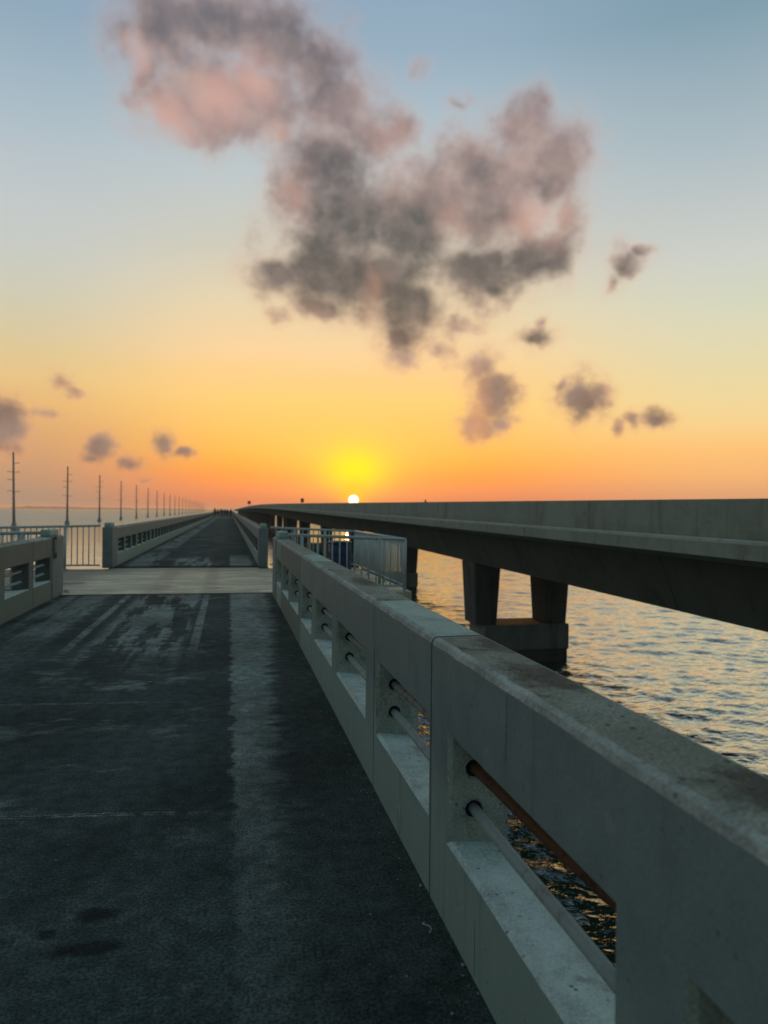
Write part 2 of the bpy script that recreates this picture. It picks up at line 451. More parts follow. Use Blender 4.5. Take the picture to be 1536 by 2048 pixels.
    sun.angle = math.radians(0.5)
    sun.color = (1.0, 0.42, 0.13)
    so = bpy.data.objects.new('sun', sun)
    le = math.radians(SUN_EL - 0.06)
    so.rotation_euler = Vector((-math.sin(math.radians(SUN_AZ)) * math.cos(le), -math.cos(math.radians(SUN_AZ)) * math.cos(le), -math.sin(le))).to_track_quat('-Z', 'Y').to_euler()
    COL.objects.link(so)


SKY_GAIN = 1.0
make_world()


# ------------------------------------------------------------------ materials
M = {}
M['rail_paint'] = concrete('rail_paint', (0.20, 0.25, 0.248), (0.18, 0.225, 0.222), (0.11, 0.135, 0.13), 0.3, 0.62, 0.35, 0.18, 1.0, green=(0.35, 0.44, 0.37), grain=0.2, peel=0.45, cracks=((2.07, 0.78, 1.03), (2.33, 0.0, 0.22), (4.75, 0.0, 0.30), (6.3, 0.75, 1.0)))
M['rail_cap'] = concrete('rail_cap', (0.185, 0.190, 0.150), (0.265, 0.275, 0.225), (0.055, 0.040, 0.030), 0.85, 0.9, 1.0, 0.9, 1.3, grain=0.75, spots=True, stain_at=((0.96, 2.14, 0.13, 0.26), (1.02, 2.70, 0.10, 0.20), (0.98, 1.18, 0.12, 0.16), (0.95, 5.2, 0.1, 0.4)))
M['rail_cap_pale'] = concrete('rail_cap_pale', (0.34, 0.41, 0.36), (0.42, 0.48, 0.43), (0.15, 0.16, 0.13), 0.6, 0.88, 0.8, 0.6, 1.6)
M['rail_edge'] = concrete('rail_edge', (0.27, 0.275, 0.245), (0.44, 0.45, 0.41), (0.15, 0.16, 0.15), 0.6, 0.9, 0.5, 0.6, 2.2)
M['rail_sill'] = concrete('rail_sill', (0.58, 0.67, 0.63), (0.42, 0.48, 0.45), (0.17, 0.165, 0.135), 0.55, 0.85, 1.0, 0.5, 2.2)  # sky light falling on the sills is put into this pale tone
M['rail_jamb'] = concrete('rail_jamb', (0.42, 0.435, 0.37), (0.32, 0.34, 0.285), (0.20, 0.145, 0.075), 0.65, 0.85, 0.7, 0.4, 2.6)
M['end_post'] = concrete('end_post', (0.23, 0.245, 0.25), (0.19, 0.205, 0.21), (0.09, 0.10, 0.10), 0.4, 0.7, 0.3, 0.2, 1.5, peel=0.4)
M['rail_jamb_shaded'] = concrete('rail_jamb_shaded', (0.13, 0.14, 0.13), (0.10, 0.11, 0.105), (0.07, 0.07, 0.06), 0.5, 0.85, 0.4, 0.3, 2.6)  # shaded copy of the jamb concrete: the opening's shade is in the colour
M['rail_brown'] = concrete('rail_brown', (0.205, 0.205, 0.175), (0.18, 0.182, 0.162), (0.11, 0.115, 0.10), 0.3, 0.8, 0.2, 0.25, 1.2, green=(0.22, 0.25, 0.20))
M['joint'] = concrete('joint_sealant', (0.03, 0.034, 0.036), (0.04, 0.04, 0.04), (0.02, 0.02, 0.02), 0.3)
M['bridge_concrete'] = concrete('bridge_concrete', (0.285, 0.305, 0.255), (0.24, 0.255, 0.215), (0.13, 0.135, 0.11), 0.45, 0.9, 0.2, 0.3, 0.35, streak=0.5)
M['girder_concrete'] = concrete('girder_concrete', (0.085, 0.09, 0.072), (0.07, 0.074, 0.06), (0.04, 0.042, 0.034), 0.4, 0.9, 0.1, 0.2, 0.3, streak=0.45)  # shade under the deck overhang is put into this dark base
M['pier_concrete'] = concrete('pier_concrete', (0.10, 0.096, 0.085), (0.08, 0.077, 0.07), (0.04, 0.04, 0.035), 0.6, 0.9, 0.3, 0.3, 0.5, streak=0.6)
M['kerb_lit'] = concrete('kerb_lit', (0.42, 0.45, 0.40), (0.34, 0.36, 0.32), (0.2, 0.2, 0.17), 0.4, 0.85, 0.0, 0.3, 0.8)
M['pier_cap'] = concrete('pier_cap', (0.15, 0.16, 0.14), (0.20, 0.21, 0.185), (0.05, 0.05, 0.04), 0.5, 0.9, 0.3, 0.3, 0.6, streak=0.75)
M['pipe_pale'] = metal_paint('pipe_pale', (0.34, 0.39, 0.38), (0.19, 0.12, 0.075), 0.5, 0.7)
M['pipe_rust'] = metal_paint('pipe_rust', (0.115, 0.042, 0.016), (0.03, 0.012, 0.007), 0.95, 0.85)
M['pipe_worn'] = metal_paint('pipe_worn', (0.26, 0.28, 0.26), (0.13, 0.06, 0.025), 1.0, 0.75)
M['collar'] = metal_paint('collar', (0.42, 0.43, 0.40), (0.10, 0.05, 0.03), 0.6, 0.7)
M['collar_gap_shade'] = metal_paint('collar_gap_shade', (0.012, 0.011, 0.010), (0.03, 0.012, 0.006), 0.5, 0.9)
M['fence'] = metal_paint('fence_metal', (0.55, 0.58, 0.56), (0.24, 0.18, 0.14), 0.35, 0.55, 0.0)
M['barrel'] = metal_paint('barrel_blue', (0.014, 0.036, 0.095), (0.01, 0.025, 0.06), 0.2, 0.4)
M['dark_plastic'] = metal_paint('dark_plastic', (0.02, 0.022, 0.025), (0.01, 0.01, 0.01), 0.2, 0.5)
M['pole'] = concrete('pole_concrete', (0.42, 0.37, 0.32), (0.36, 0.32, 0.28), (0.26, 0.23, 0.2), 0.3, 0.9, 0.0, 0.1, 0.3)
M['insulator'] = metal_paint('insulator', (0.14, 0.13, 0.13), (0.10, 0.09, 0.08), 0.2, 0.4)
M['sign'] = metal_paint('sign_metal', (0.26, 0.18, 0.14), (0.2, 0.14, 0.10), 0.2, 0.6)
M['white_mark'] = metal_paint('white_mark', (0.50, 0.52, 0.50), (0.25, 0.26, 0.25), 0.6, 0.7)
M['scrap'] = metal_paint('pale_scrap', (0.62, 0.60, 0.55), (0.4, 0.36, 0.3), 0.3, 0.7)
M['grit'] = concrete('grit', (0.20, 0.205, 0.19), (0.32, 0.33, 0.31), (0.08, 0.08, 0.07), 0.5, 0.9, 0.0, 0.2, 12)
M['island'] = concrete('island_trees', (0.030, 0.034, 0.024), (0.04, 0.042, 0.03), (0.02, 0.022, 0.018), 0.4, 0.95, 0, 0.1, 0.002)


def asphalt():
    m, nt, bs, pos = new_mat('asphalt')
    X, Y, _ = nt.xyz(pos)[0:3]
    base_n = nt.noise(pos, 1.3, 5, 0.6)
    grit = nt.noise(pos, 210, 3, 0.7)
    grit2 = nt.vor(pos, 130, rand=1.0)
    c = nt.mix(nt.ss(base_n, 0.35, 0.65), (0.045, 0.062, 0.060, 1), (0.060, 0.076, 0.073, 1))
    brown = nt.ss(nt.m('ADD', X, nt.m('MULTIPLY', nt.m('SUBTRACT', nt.noise(pos, 0.8, 4, 0.6), 0.5), 0.5)), -0.02, 0.35)
    c = nt.mix(nt.m('MULTIPLY', brown, 0.7), c, (0.056, 0.066, 0.059, 1))
    # worn, drier strip of older surface (sharp left edge, ragged right edge)
    edge_n = nt.m('SUBTRACT', nt.noise(nt.comb(X, nt.m('MULTIPLY', Y, 2.2), 0.0), 2.0, 6, 0.65), 0.5)
    fine_e = nt.m('SUBTRACT', nt.noise(nt.comb(nt.m('MULTIPLY', X, 3.0), nt.m('MULTIPLY', Y, 9.0), 0.0), 1.2, 4, 0.7), 0.5)
    le = nt.m('SUBTRACT', X, nt.m('ADD', 0.02, nt.m('ADD', nt.m('MULTIPLY', edge_n, 0.26), nt.m('MULTIPLY', fine_e, 0.07))))
    strip_l = nt.ss(le, 0.0, 0.035)
    rlim = nt.ss(Y, 3.0, 13.0, 0.24, 0.62)
    re_ = nt.m('SUBTRACT', nt.m('ADD', X, nt.m('ADD', nt.m('MULTIPLY', edge_n, 0.50), nt.m('MULTIPLY', fine_e, 0.18))), rlim)
    strip_r = nt.ss(re_, 0.12, -0.05)
    yfade = nt.m('MULTIPLY', nt.ss(nt.m('ADD', Y, nt.m('MULTIPLY', edge_n, 2.5)), 2.5, 4.9, 0.12, 1.0), nt.ss(Y, 26.5, 24.0))
    strip = nt.m('MULTIPLY', nt.m('MULTIPLY', strip_l, strip_r), nt.m('MULTIPLY', yfade, nt.ss(nt.noise(nt.comb(nt.m('MULTIPLY', X, 2.0), Y, 7.0), 1.6, 5, 0.65), 0.25, 0.55, 0.45, 1.0)))
    # streaky remains of an old surface in the left lane, smeared along the road, broken across it
    sv = nt.comb(nt.m('MULTIPLY', X, 2.3), nt.m('MULTIPLY', Y, 0.22), 4.0)
    st = nt.m('ADD', nt.noise(sv, 1.5, 4, 0.6), nt.m('ADD', nt.m('MULTIPLY', fine_e, 0.30), nt.m('MULTIPLY', edge_n, 0.22)))
    ymask = nt.m('MULTIPLY', nt.ss(nt.m('ADD', Y, nt.m('MULTIPLY', edge_n, 5.0)), 6.6, 9.6, 0.0, 1.0), nt.ss(Y, 26.0, 22.8))
    xm = nt.m('MULTIPLY', nt.ss(X, -1.62, -1.45), nt.ss(X, -0.42, -0.55))
    streak = nt.m('MULTIPLY', nt.m('MULTIPLY', nt.ss(st, 0.455, 0.53), ymask), xm)
    xm2 = nt.m('MULTIPLY', nt.ss(X, -2.85, -2.7), nt.ss(nt.m('ADD', X, nt.m('MULTIPLY', edge_n, 0.5)), -1.95, -2.1))
    left_band = nt.m('MULTIPLY', nt.m('MULTIPLY', nt.ss(st, 0.34, 0.52), xm2), nt.ss(Y, 8.0, 10.5, 0.3, 0.8))

    def thin(x0, w, ya, yb, amt):
        b = nt.ss(nt.m('ABSOLUTE', nt.m('SUBTRACT', nt.m('ADD', X, nt.m('MULTIPLY', fine_e, 0.04)), x0)), w, w * 0.6)
        brk = nt.ss(nt.m('ADD', fine_e, edge_n), -0.16, -0.04)
        return nt.m('MULTIPLY', nt.m('MULTIPLY', b, brk), nt.m('MULTIPLY', nt.m('MULTIPLY', nt.ss(Y, ya, ya + 1.5), nt.ss(Y, yb, yb - 0.4)), amt))
    l1 = thin(-1.73, 0.06, 8.0, 14.0, 1.0)
    l2 = thin(-0.375, 0.065, 7.6, 14.0, 0.9)
    # faint dusty patches nearer the camera
    dust = nt.m('MULTIPLY', nt.ss(nt.m('ADD', nt.noise(nt.comb(X, nt.m('MULTIPLY', Y, 1.4), 9.0), 1.1, 6, 0.65), nt.m('MULTIPLY', fine_e, 0.3)), 0.55, 0.68), nt.m('MULTIPLY', nt.ss(X, 0.1, -0.3), nt.ss(Y, 3.0, 7.0, 0.42, 0.7)))
    worn = nt.m('MAXIMUM', nt.m('MAXIMUM', strip, streak), nt.m('MAXIMUM', nt.m('MAXIMUM', l1, l2), nt.m('MAXIMUM', left_band, dust)))
    wc = nt.mix(nt.ss(nt.noise(pos, 5, 5, 0.65), 0.3, 0.7), (0.20, 0.235, 0.215, 1), (0.29, 0.325, 0.30, 1))
    c = nt.mix(nt.m('MULTIPLY', worn, 0.88), c, wc)
    # tar-dark edge against the slab joints
    j1 = nt.m('MULTIPLY', nt.ss(Y, 13.75, 13.95), nt.ss(Y, 17.0, 16.9))
    j2 = nt.m('MULTIPLY', nt.ss(Y, 21.1, 20.8), nt.ss(Y, 17.0, 17.1))
    c = nt.mix(nt.m('MULTIPLY', nt.m('MAXIMUM', j1, j2), 0.85), c, (0.014, 0.016, 0.017, 1))

    # transverse cracks with crumbled pale lips
    def crack(y0, slope, x_end, amt):
        wob = nt.m('ADD', nt.m('MULTIPLY', nt.m('SUBTRACT', nt.noise(nt.comb(X, 0.0, y0), 3.0, 5, 0.7), 0.5), 0.10), nt.m('MULTIPLY', X, slope))
        dd = nt.m('ABSOLUTE', nt.m('SUBTRACT', nt.m('SUBTRACT', Y, y0), wob))
        gone = nt.ss(X, x_end, x_end - 0.5)
        pale = nt.m('MULTIPLY', nt.ss(dd, 0.030, 0.010), nt.m('MULTIPLY', gone, nt.ss(nt.noise(pos, 13, 4, 0.7), 0.36, 0.58)))
        slit = nt.m('MULTIPLY', nt.ss(dd, 0.006, 0.002), gone)
        return nt.m('MULTIPLY', pale, amt), nt.m('MULTIPLY', slit, amt)
    for y0, sl, xe, amt in ((3.87, -0.13, 0.15, 0.9), (6.12, -0.1, -0.2, 0.6), (9.9, -0.1, -0.6, 0.4)):
        p_, s_ = crack(y0, sl, xe, amt)
        c = nt.mix(p_, c, (0.26, 0.29, 0.28, 1))
        c = nt.mix(s_, c, (0.006, 0.007, 0.007, 1))

    # oil blotches
    def blot(x0, y0, rx, ry):
        q = nt.v('LENGTH', nt.comb(nt.m('DIVIDE', nt.m('SUBTRACT', X, x0), rx), nt.m('DIVIDE', nt.m('SUBTRACT', Y, y0), ry), 0.0))
        return nt.ss(nt.m('ADD', q, nt.m('MULTIPLY', nt.m('SUBTRACT', nt.noise(pos, 12, 5, 0.65), 0.5), 1.3)), 1.1, 0.5)
    bl = nt.m('MAXIMUM', blot(-0.47, 2.98, 0.085, 0.07), nt.m('MAXIMUM', blot(-0.47, 2.76, 0.15, 0.06), blot(-0.63, 2.87, 0.04, 0.04)))
    c = nt.mix(nt.m('MULTIPLY', bl, 0.75), c, (0.007, 0.008, 0.008, 1))
    # aggregate
    gr = nt.noise(pos, 75, 4, 0.8)
    tone = nt.noise(nt.comb(X, nt.m('MULTIPLY', Y, 0.7), 3.0), 0.9, 5, 0.65)
    c = nt.mix(0.6, c, nt.mix(nt.ss(tone, 0.32, 0.68), (0.22, 0.22, 0.22, 1), (0.78, 0.78, 0.78, 1)), 'OVERLAY')
    mott = nt.noise(pos, 11, 4, 0.65)
    c = nt.mix(0.5, c, nt.mix(nt.ss(mott, 0.3, 0.7), (0.2, 0.2, 0.2, 1), (0.8, 0.8, 0.8, 1)), 'OVERLAY')
    c = nt.mix(0.62, c, nt.mix(nt.ss(gr, 0.36, 0.64), (0.03, 0.03, 0.03, 1), (0.97, 0.97, 0.97, 1)), 'OVERLAY')
    speck = nt.m('MULTIPLY', nt.ss(nt.vor(pos, 22, rand=1.0), 0.11, 0.06), nt.ss(nt.noise(pos, 9, 2, 0.5), 0.52, 0.6))
    c = nt.mix(nt.m('MULTIPLY', speck, 0.8), c, (0.24, 0.25, 0.24, 1))
    nt.put(bs.inputs['Base Color'], c)
    nt.put(bs.inputs['Roughness'], nt.mix(worn, (0.93, 0.93, 0.93, 1), (0.8, 0.8, 0.8, 1)))
    bs.inputs['Specular IOR Level'].default_value = 0.2
    h = nt.m('ADD', nt.m('MULTIPLY', grit2, 0.9), nt.m('MULTIPLY', grit, 0.6))
    nt.put(bs.inputs['Normal'], nt.bump(h, 0.75, 0.008))
    return m


def slab_mat():
    m, nt, bs, pos = new_mat('joint_slab')
    X, Y, _ = nt.xyz(pos)[0:3]
    n1 = nt.noise(nt.comb(nt.m('MULTIPLY', X, 0.7), nt.m('MULTIPLY', Y, 1.6), 0.0), 1.4, 6, 0.65)
    n2 = nt.noise(pos, 8, 5, 0.65)
    c = nt.mix(nt.ss(n1, 0.35, 0.65), (0.34, 0.295, 0.20, 1), (0.76, 0.63, 0.42, 1))
    c = nt.mix(nt.m('MULTIPLY', nt.ss(n2, 0.4, 0.7), 0.35), c, (0.40, 0.37, 0.31, 1))
    # tyre-dark tracks running along the bridge and grime towards the outer platform
    tr = nt.m('ADD', X, nt.m('MULTIPLY', nt.m('SUBTRACT', n1, 0.5), 0.5))
    t1 = nt.ss(nt.m('ABSOLUTE', nt.m('ADD', tr, 1.35)), 0.28, 0.10)
    t2 = nt.ss(nt.m('ABSOLUTE', nt.m('ADD', tr, 0.35)), 0.22, 0.08)
    c = nt.mix(nt.m('MULTIPLY', nt.m('MAXIMUM', t1, t2), 0.35), c, (0.11, 0.105, 0.09, 1))
    c = nt.mix(nt.ss(nt.m('ADD', X, nt.m('MULTIPLY', n2, 0.6)), -2.2, -3.2, 0.0, 0.7), c, (0.085, 0.082, 0.07, 1))
    c = nt.mix(nt.ss(nt.m('ADD', Y, nt.m('MULTIPLY', n2, 1.0)), 18.6, 20.6, 0.0, 0.55), c, (0.10, 0.095, 0.08, 1))
    fine = nt.noise(pos, 150, 3, 0.6)
    c = nt.mix(0.3, c, nt.mix(nt.ss(fine, 0.3, 0.7), (0.25, 0.25, 0.25, 1), (0.85, 0.85, 0.85, 1)), 'OVERLAY')
    nt.put(bs.inputs['Base Color'], c)
    bs.inputs['Roughness'].default_value = 0.62
    bs.inputs['Specular IOR Level'].default_value = 0.6
    nt.put(bs.inputs['Normal'], nt.bump(nt.m('ADD', fine, n2), 0.4, 0.006))
    return m


def water_mat():
    m, nt, bs, pos = new_mat('sea_water')
    dist = nt.v('LENGTH', pos)
    v = nt.v('MULTIPLY', pos, (0.8, 1.5, 0.3))
    n1 = nt.noise(v, 0.9, 3, 0.55, 0.6)
    n2 = nt.noise(v, 3.6, 3, 0.6, 0.4)
    n3 = nt.noise(v, 0.25, 3, 0.5, 0.3)
    h = nt.m('ADD', nt.m('MULTIPLY', n1, 0.10), nt.m('ADD', nt.m('MULTIPLY', n2, 0.05), nt.m('MULTIPLY', n3, 0.02)))
    h = nt.m('MULTIPLY', h, nt.ss(dist, 7, 26, 0.45, 1.0))
    bmp = nt.bump(h, 1.0, 1.0)
    rough = nt.ss(dist, 25, 500, 0.05, 0.30)
    fr = nt.new('ShaderNodeFresnel')
    fr.inputs['IOR'].default_value = 1.34
    nt.put(fr.inputs['Normal'], bmp)
    fac = nt.m('MINIMUM', nt.m('MULTIPLY', fr.outputs[0], 3.1), nt.ss(dist, 40, 300, 0.90, 0.54))
    dif = nt.new('ShaderNodeBsdfDiffuse')
    dif.inputs['Color'].default_value = (0.008, 0.034, 0.026, 1)
    gl = nt.new('ShaderNodeBsdfGlossy')
    gl.inputs['Color'].default_value = (0.95, 0.98, 0.95, 1)
    nt.put(gl.inputs['Roughness'], rough)
    nt.put(gl.inputs['Normal'], bmp)
    mx = nt.new('ShaderNodeMixShader')
    nt.put(mx.inputs[0], fac)
    nt.l.new(dif.outputs[0], mx.inputs[1])
    nt.l.new(gl.outputs[0], mx.inputs[2])
    nt.l.new(mx.outputs[0], m.node_tree.nodes['Material Output'].inputs['Surface'])
    m.node_tree.nodes.remove(bs)
    return m


M['asphalt'] = asphalt()
M['slab'] = slab_mat()
M['water'] = water_mat()


# ------------------------------------------------------------------ setting: sea, roadway, platforms
XR, XL, TH = 0.81, -2.932, 0.235       # inner faces of the two railings, their thickness
Y0, Y1 = 14.08, 20.45                  # the pale joint slab with its side platforms
Z_SLAB = -0.018


def make_sea():
    # one sheet, fine towards the view and out to the horizon, swelled by a sum of wind waves
    fine = np.radians(np.linspace(-27, 50, 560))
    coarse = np.radians(np.linspace(50, 333, 60))[1:-1]
    azs = np.concatenate([fine, coarse])
    r1 = np.exp(np.linspace(math.log(3.0), math.log(7.0), 20))[:-1]
    r2 = np.exp(np.linspace(math.log(7.0), math.log(170.0), 680))[:-1]
    r3 = np.exp(np.linspace(math.log(170.0), math.log(15000.0), 80))
    rr = np.concatenate([[0.4, 1.2], r1, r2, r3])
    Rr, A = np.meshgrid(rr, azs, indexing='ij')
    X = Rr * np.sin(A); Y = Rr * np.cos(A)
    dr = np.gradient(rr)[:, None] * np.ones_like(A)
    daz = np.gradient(azs)[None, :] * Rr
    step = np.maximum(dr, daz)
    Z = np.zeros_like(X)
    rng = np.random.default_rng(3)
    for i in range(64):
        lam = 0.28 * (3.0 / 0.28) ** rng.random()
        th = math.radians(70) + rng.normal(0, 0.55)       # travel direction
        k = 2 * PI / lam
        amp = 0.0046 * lam ** 0.66
        ph = rng.random() * 2 * PI
        fade = np.clip((lam / step - 2.2) / 2.0, 0, 1)
        s = np.sin(k * (X * math.cos(th) + Y * math.sin(th)) + ph)
        Z += amp * fade * (s + 0.22 * np.cos(2 * (k * (X * math.cos(th) + Y * math.sin(th)) + ph)))
    Z *= 0.45 + 0.55 * np.clip((Rr - 6) / 16, 0, 1)          # calmer in the lee of the old bridge
    nr, na = X.shape
    co = np.stack([X, Y, Z], -1).reshape(-1, 3)
    i = np.arange(nr - 1)[:, None]; j = np.arange(na)[None, :]
    j2 = (j + 1) % na
    q = np.stack([i * na + j, i * na + j2, (i + 1) * na + j2, (i + 1) * na + j], -1).reshape(-1, 4)
    q = q[:, ::-1]
    cap = np.arange(na)
    me = bpy.data.meshes.new('sea')
    nf = len(q)
    me.vertices.add(len(co)); me.vertices.foreach_set('co', co.ravel())
    me.loops.add(nf * 4); me.loops.foreach_set('vertex_index', q.ravel())
    me.polygons.add(nf)
    me.polygons.foreach_set('loop_start', np.arange(0, nf * 4, 4))
    me.polygons.foreach_set('loop_total', np.full(nf, 4))
    me.polygons.foreach_set('use_smooth', np.ones(nf, bool))
    me.update(calc_edges=True)
    me.validate()
    if me.polygons[nf // 2].normal.z < 0:
        me.flip_normals()
    tag(link('sea', me, M['water'], loc=(0, 0, SEA)), kind='structure')


make_sea()


def sheet(name, x0, x1, y0, y1, z1, z0, mat):
    b = MB(); b.box(x0, x1, y0, y1, z0, z1)
    return tag(b.build(name, mat), kind='structure')


sheet('road', XL - 0.02, XR + 0.02, -8, Y0, 0.0, -0.12, M['asphalt'])
sheet('road', XL - 0.02, XR + 0.02, Y1, 150.0, 0.0, -0.12, M['asphalt'])
sheet('road', XL - 0.02, XR + 0.02, 157.0, 900.0, 0.0, -0.12, M['asphalt'])
sheet('pavement', -6.35, 3.52, Y0 + 0.002, Y1 - 0.32, Z_SLAB, -0.40, M['slab'])
sheet('pavement', XL, XR, Y1 - 0.318, Y1 - 0.002, Z_SLAB, -0.40, M['slab'])
sheet('pavement', -6.35, 3.52, 150.002, 156.998, Z_SLAB, -0.40, M['slab'])
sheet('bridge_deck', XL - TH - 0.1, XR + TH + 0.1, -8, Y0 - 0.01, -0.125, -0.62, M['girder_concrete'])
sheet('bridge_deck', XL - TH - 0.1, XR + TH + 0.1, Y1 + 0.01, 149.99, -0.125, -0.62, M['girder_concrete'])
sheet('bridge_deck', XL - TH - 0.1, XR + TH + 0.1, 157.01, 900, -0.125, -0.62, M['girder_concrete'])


# ------------------------------------------------------------------ concrete railings of the old bridge
H_SILL, H_LINT, H_TOP = 0.315, 0.71, 1.045


def panel_mesh(L, wins, side, seed, paint, cap, detail=True):
    """one cast length of the railing; local y along the road, inner face at x = 0; side=+1 right, -1 left"""
    bm = bmesh.new()
    ys = {0.0, L}
    for a, b in wins: ys |= {a, b}
    if detail:
        for k in range(1, int(L / 0.07)): ys.add(k * 0.07)
        lim = [v for w in wins for v in w] + [0.0, L]
        ys = {y for y in ys if y in lim or min(abs(y - t) for t in lim) > 0.035}
    ys = sorted(ys)
    zs = [-0.02, H_SILL, H_LINT, H_TOP]
    V = {}

    def vt(i, k, s):
        key = (i, k, s)
        if key not in V:
            z = zs[k]
            if k == 1: z += (0.012 if s == 0 else -0.014)
            V[key] = bm.verts.new((0.0 if s == 0 else TH, ys[i], z))
        return V[key]
    inwin = lambda i: any(a - 1e-6 <= ys[i] and ys[i + 1] <= b + 1e-6 for a, b in wins)
    n = len(ys)
    for i in range(n - 1):
        for k in range(3):
            if k == 1 and inwin(i): continue
            bm.faces.new((vt(i, k, 0), vt(i + 1, k, 0), vt(i + 1, k + 1, 0), vt(i, k + 1, 0)))
            bm.faces.new((vt(i, k, 1), vt(i, k + 1, 1), vt(i + 1, k + 1, 1), vt(i + 1, k, 1)))
        for k in (0, 3):
            bm.faces.new((vt(i, k, 0), vt(i, k, 1), vt(i + 1, k, 1), vt(i + 1, k, 0)))
        if inwin(i):
            for k in (1, 2):
                bm.faces.new((vt(i, k, 0), vt(i, k, 1), vt(i + 1, k, 1), vt(i + 1, k, 0)))
    for i in range(n):
        if i in (0, n - 1):
            for k in range(3):
                bm.faces.new((vt(i, k, 0), vt(i, k + 1, 0), vt(i, k + 1, 1), vt(i, k, 1)))
        elif i and inwin(i - 1) != inwin(i):
            bm.faces.new((vt(i, 1, 0), vt(i, 2, 0), vt(i, 2, 1), vt(i, 1, 1)))
    bmesh.ops.recalc_face_normals(bm, faces=bm.faces[:])

    def near(a, b): return abs(a - b) < 1e-5
    top = [e for e in bm.edges if all(near(v.co.z, H_TOP) for v in e.verts) and near(e.verts[0].co.x, e.verts[1].co.x)]
    bmesh.ops.bevel(bm, geom=top, offset=0.027, segments=2 if detail else 1, affect='EDGES', profile=0.5)
    win = []
    for e in bm.edges:
        if len(e.link_faces) == 2 and all(near(v.co.x, 0) for v in e.verts):
            nx = [abs(f.normal.x) > 0.9 for f in e.link_faces]
            zc = (e.verts[0].co.z + e.verts[1].co.z) / 2; yc = (e.verts[0].co.y + e.verts[1].co.y) / 2
            if nx.count(True) == 1 and 0.2 < zc < 0.8 and 1e-3 < yc < L - 1e-3: win.append(e)
    if win:
        bmesh.ops.bevel(bm, geom=win, offset=0.017, segments=1, affect='EDGES', profile=0.5)
    bm.normal_update()
    for f in bm.faces:
        c = f.calc_center_median()
        nz, ny = f.normal.z, abs(f.normal.y)
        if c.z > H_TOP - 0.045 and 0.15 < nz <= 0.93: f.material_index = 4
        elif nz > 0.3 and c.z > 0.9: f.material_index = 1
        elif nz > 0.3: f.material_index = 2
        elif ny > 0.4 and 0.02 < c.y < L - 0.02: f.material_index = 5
        else: f.material_index = 0
    if detail:
        off = Vector((seed * 3.1, seed * 1.7, 0))
        for v in bm.verts:
            p = v.co
            if p.z > H_TOP - 0.06 and p.x < 0.06:
                a = mnoise.noise((p * 9.0 + off)) * 0.0035
                b = mnoise.noise((Vector((0, p.y * 5.5, 0)) + off * 2))
                chip = max(0.0, b - 0.28) * 0.06
                p.z += a - (chip if p.z > H_TOP - 0.02 else 0)
                p.x += a + (chip * 0.5 if p.x < 0.02 and p.z > H_TOP - 0.05 else 0)
            elif H_SILL - 0.05 < p.z < H_SILL + 0.05 and p.x < 0.03:
                p.z += mnoise.noise((p * 11.0 + off)) * 0.004
    # sealant in the joint
    x0, x1, y0, y1, z0, z1 = 0.012, TH - 0.012, L, L + 0.018, 0.0, H_TOP - 0.035
    vs = [bm.verts.new((x, y, z)) for x in (x0, x1) for y in (y0, y1) for z in (z0, z1)]
    for idx in ((0, 1, 3, 2), (4, 6, 7, 5), (0, 4, 5, 1), (2, 3, 7, 6), (0, 2, 6, 4), (1, 5, 7, 3)):
        bm.faces.new([vs[i] for i in idx]).material_index = 3
    if side < 0:
        for v in bm.verts: v.co.x = -v.co.x
    bmesh.ops.recalc_face_normals(bm, faces=bm.faces[:])
    me = bpy.data.meshes.new('railing_panel')
    bm.to_mesh(me); bm.free()
    for m in (M[paint], M[cap], M['rail_sill'], M['joint'], M['rail_edge'], M['rail_jamb' if detail and side > 0 else 'rail_jamb_shaded']): me.materials.append(m)
    return me


LONG, SHORT = 3.2, 1.2
PER = LONG + SHORT
W_LONG = [(0.26, 1.47), (1.745, 2.945)]
W_SHORT = [(0.03, 1.105)]
PX, PZ_LO, PZ_HI = 0.098, 0.440, 0.592


def pipe_mesh(w, r, wob):
    b = MB()
    n = 6
    b.tube([(0, w * k / n, 0.0025 * math.sin(wob + k * 1.3)) for k in range(n + 1)], r, 14)
    return b.mesh('pipe')


def collar_mesh():
    b = MB()
    b.tube([(0, -0.004, 0), (0, 0.0025, 0)], 0.034, 20, mi=1)  # dark disc paints the shade of the open hole round the pipe
    # torn raised lip, thicker at the bottom
    N = 22
    ring = [(0.0355 * math.cos(a), 0.004, 0.0355 * math.sin(a)) for a in [2 * PI * k / N for k in range(N + 1)]]
    b.tube(ring, [0.0030 + 0.0016 * math.sin(k * 0.9) ** 2 for k in range(N + 1)], 6, mi=0, caps=False)
    return b.mesh('pipe_collar')


COLLAR = None


def add_window_pipes(root, side, y, a, b, rusty, collars=True, lift=0.0):
    """two pipes crossing one opening, each ending in a collar on the jambs"""
    global COLLAR
    w = b - a
    for z, mat, r in ((PZ_LO, 'pipe_pale', 0.0205), (PZ_HI, {0: 'pipe_pale', 1: 'pipe_rust', 2: 'pipe_worn'}[rusty], 0.0195)):
        me = pipe_mesh(w, r, y + z * 9)
        p = link('pipe', me, M[mat], root, (side * PX, y + a, z))
        if z == PZ_HI and lift: p.rotation_euler = (-lift, 0, 0); p.location.z += lift * w
        if mat == 'pipe_rust': p['label'] = 'rust orange upper pipe with flaking paint'
        if collars:
            if COLLAR is None:
                COLLAR = collar_mesh()
                for m in (M['collar'], M['collar_gap_shade']): COLLAR.materials.append(m)
            for yy, rz in ((0.0, 0.0), (w, PI)):
                c = link('pipe_collar', COLLAR, None, p, (0, yy, 0))
                c.rotation_euler = (0, random.uniform(0, 6), rz)


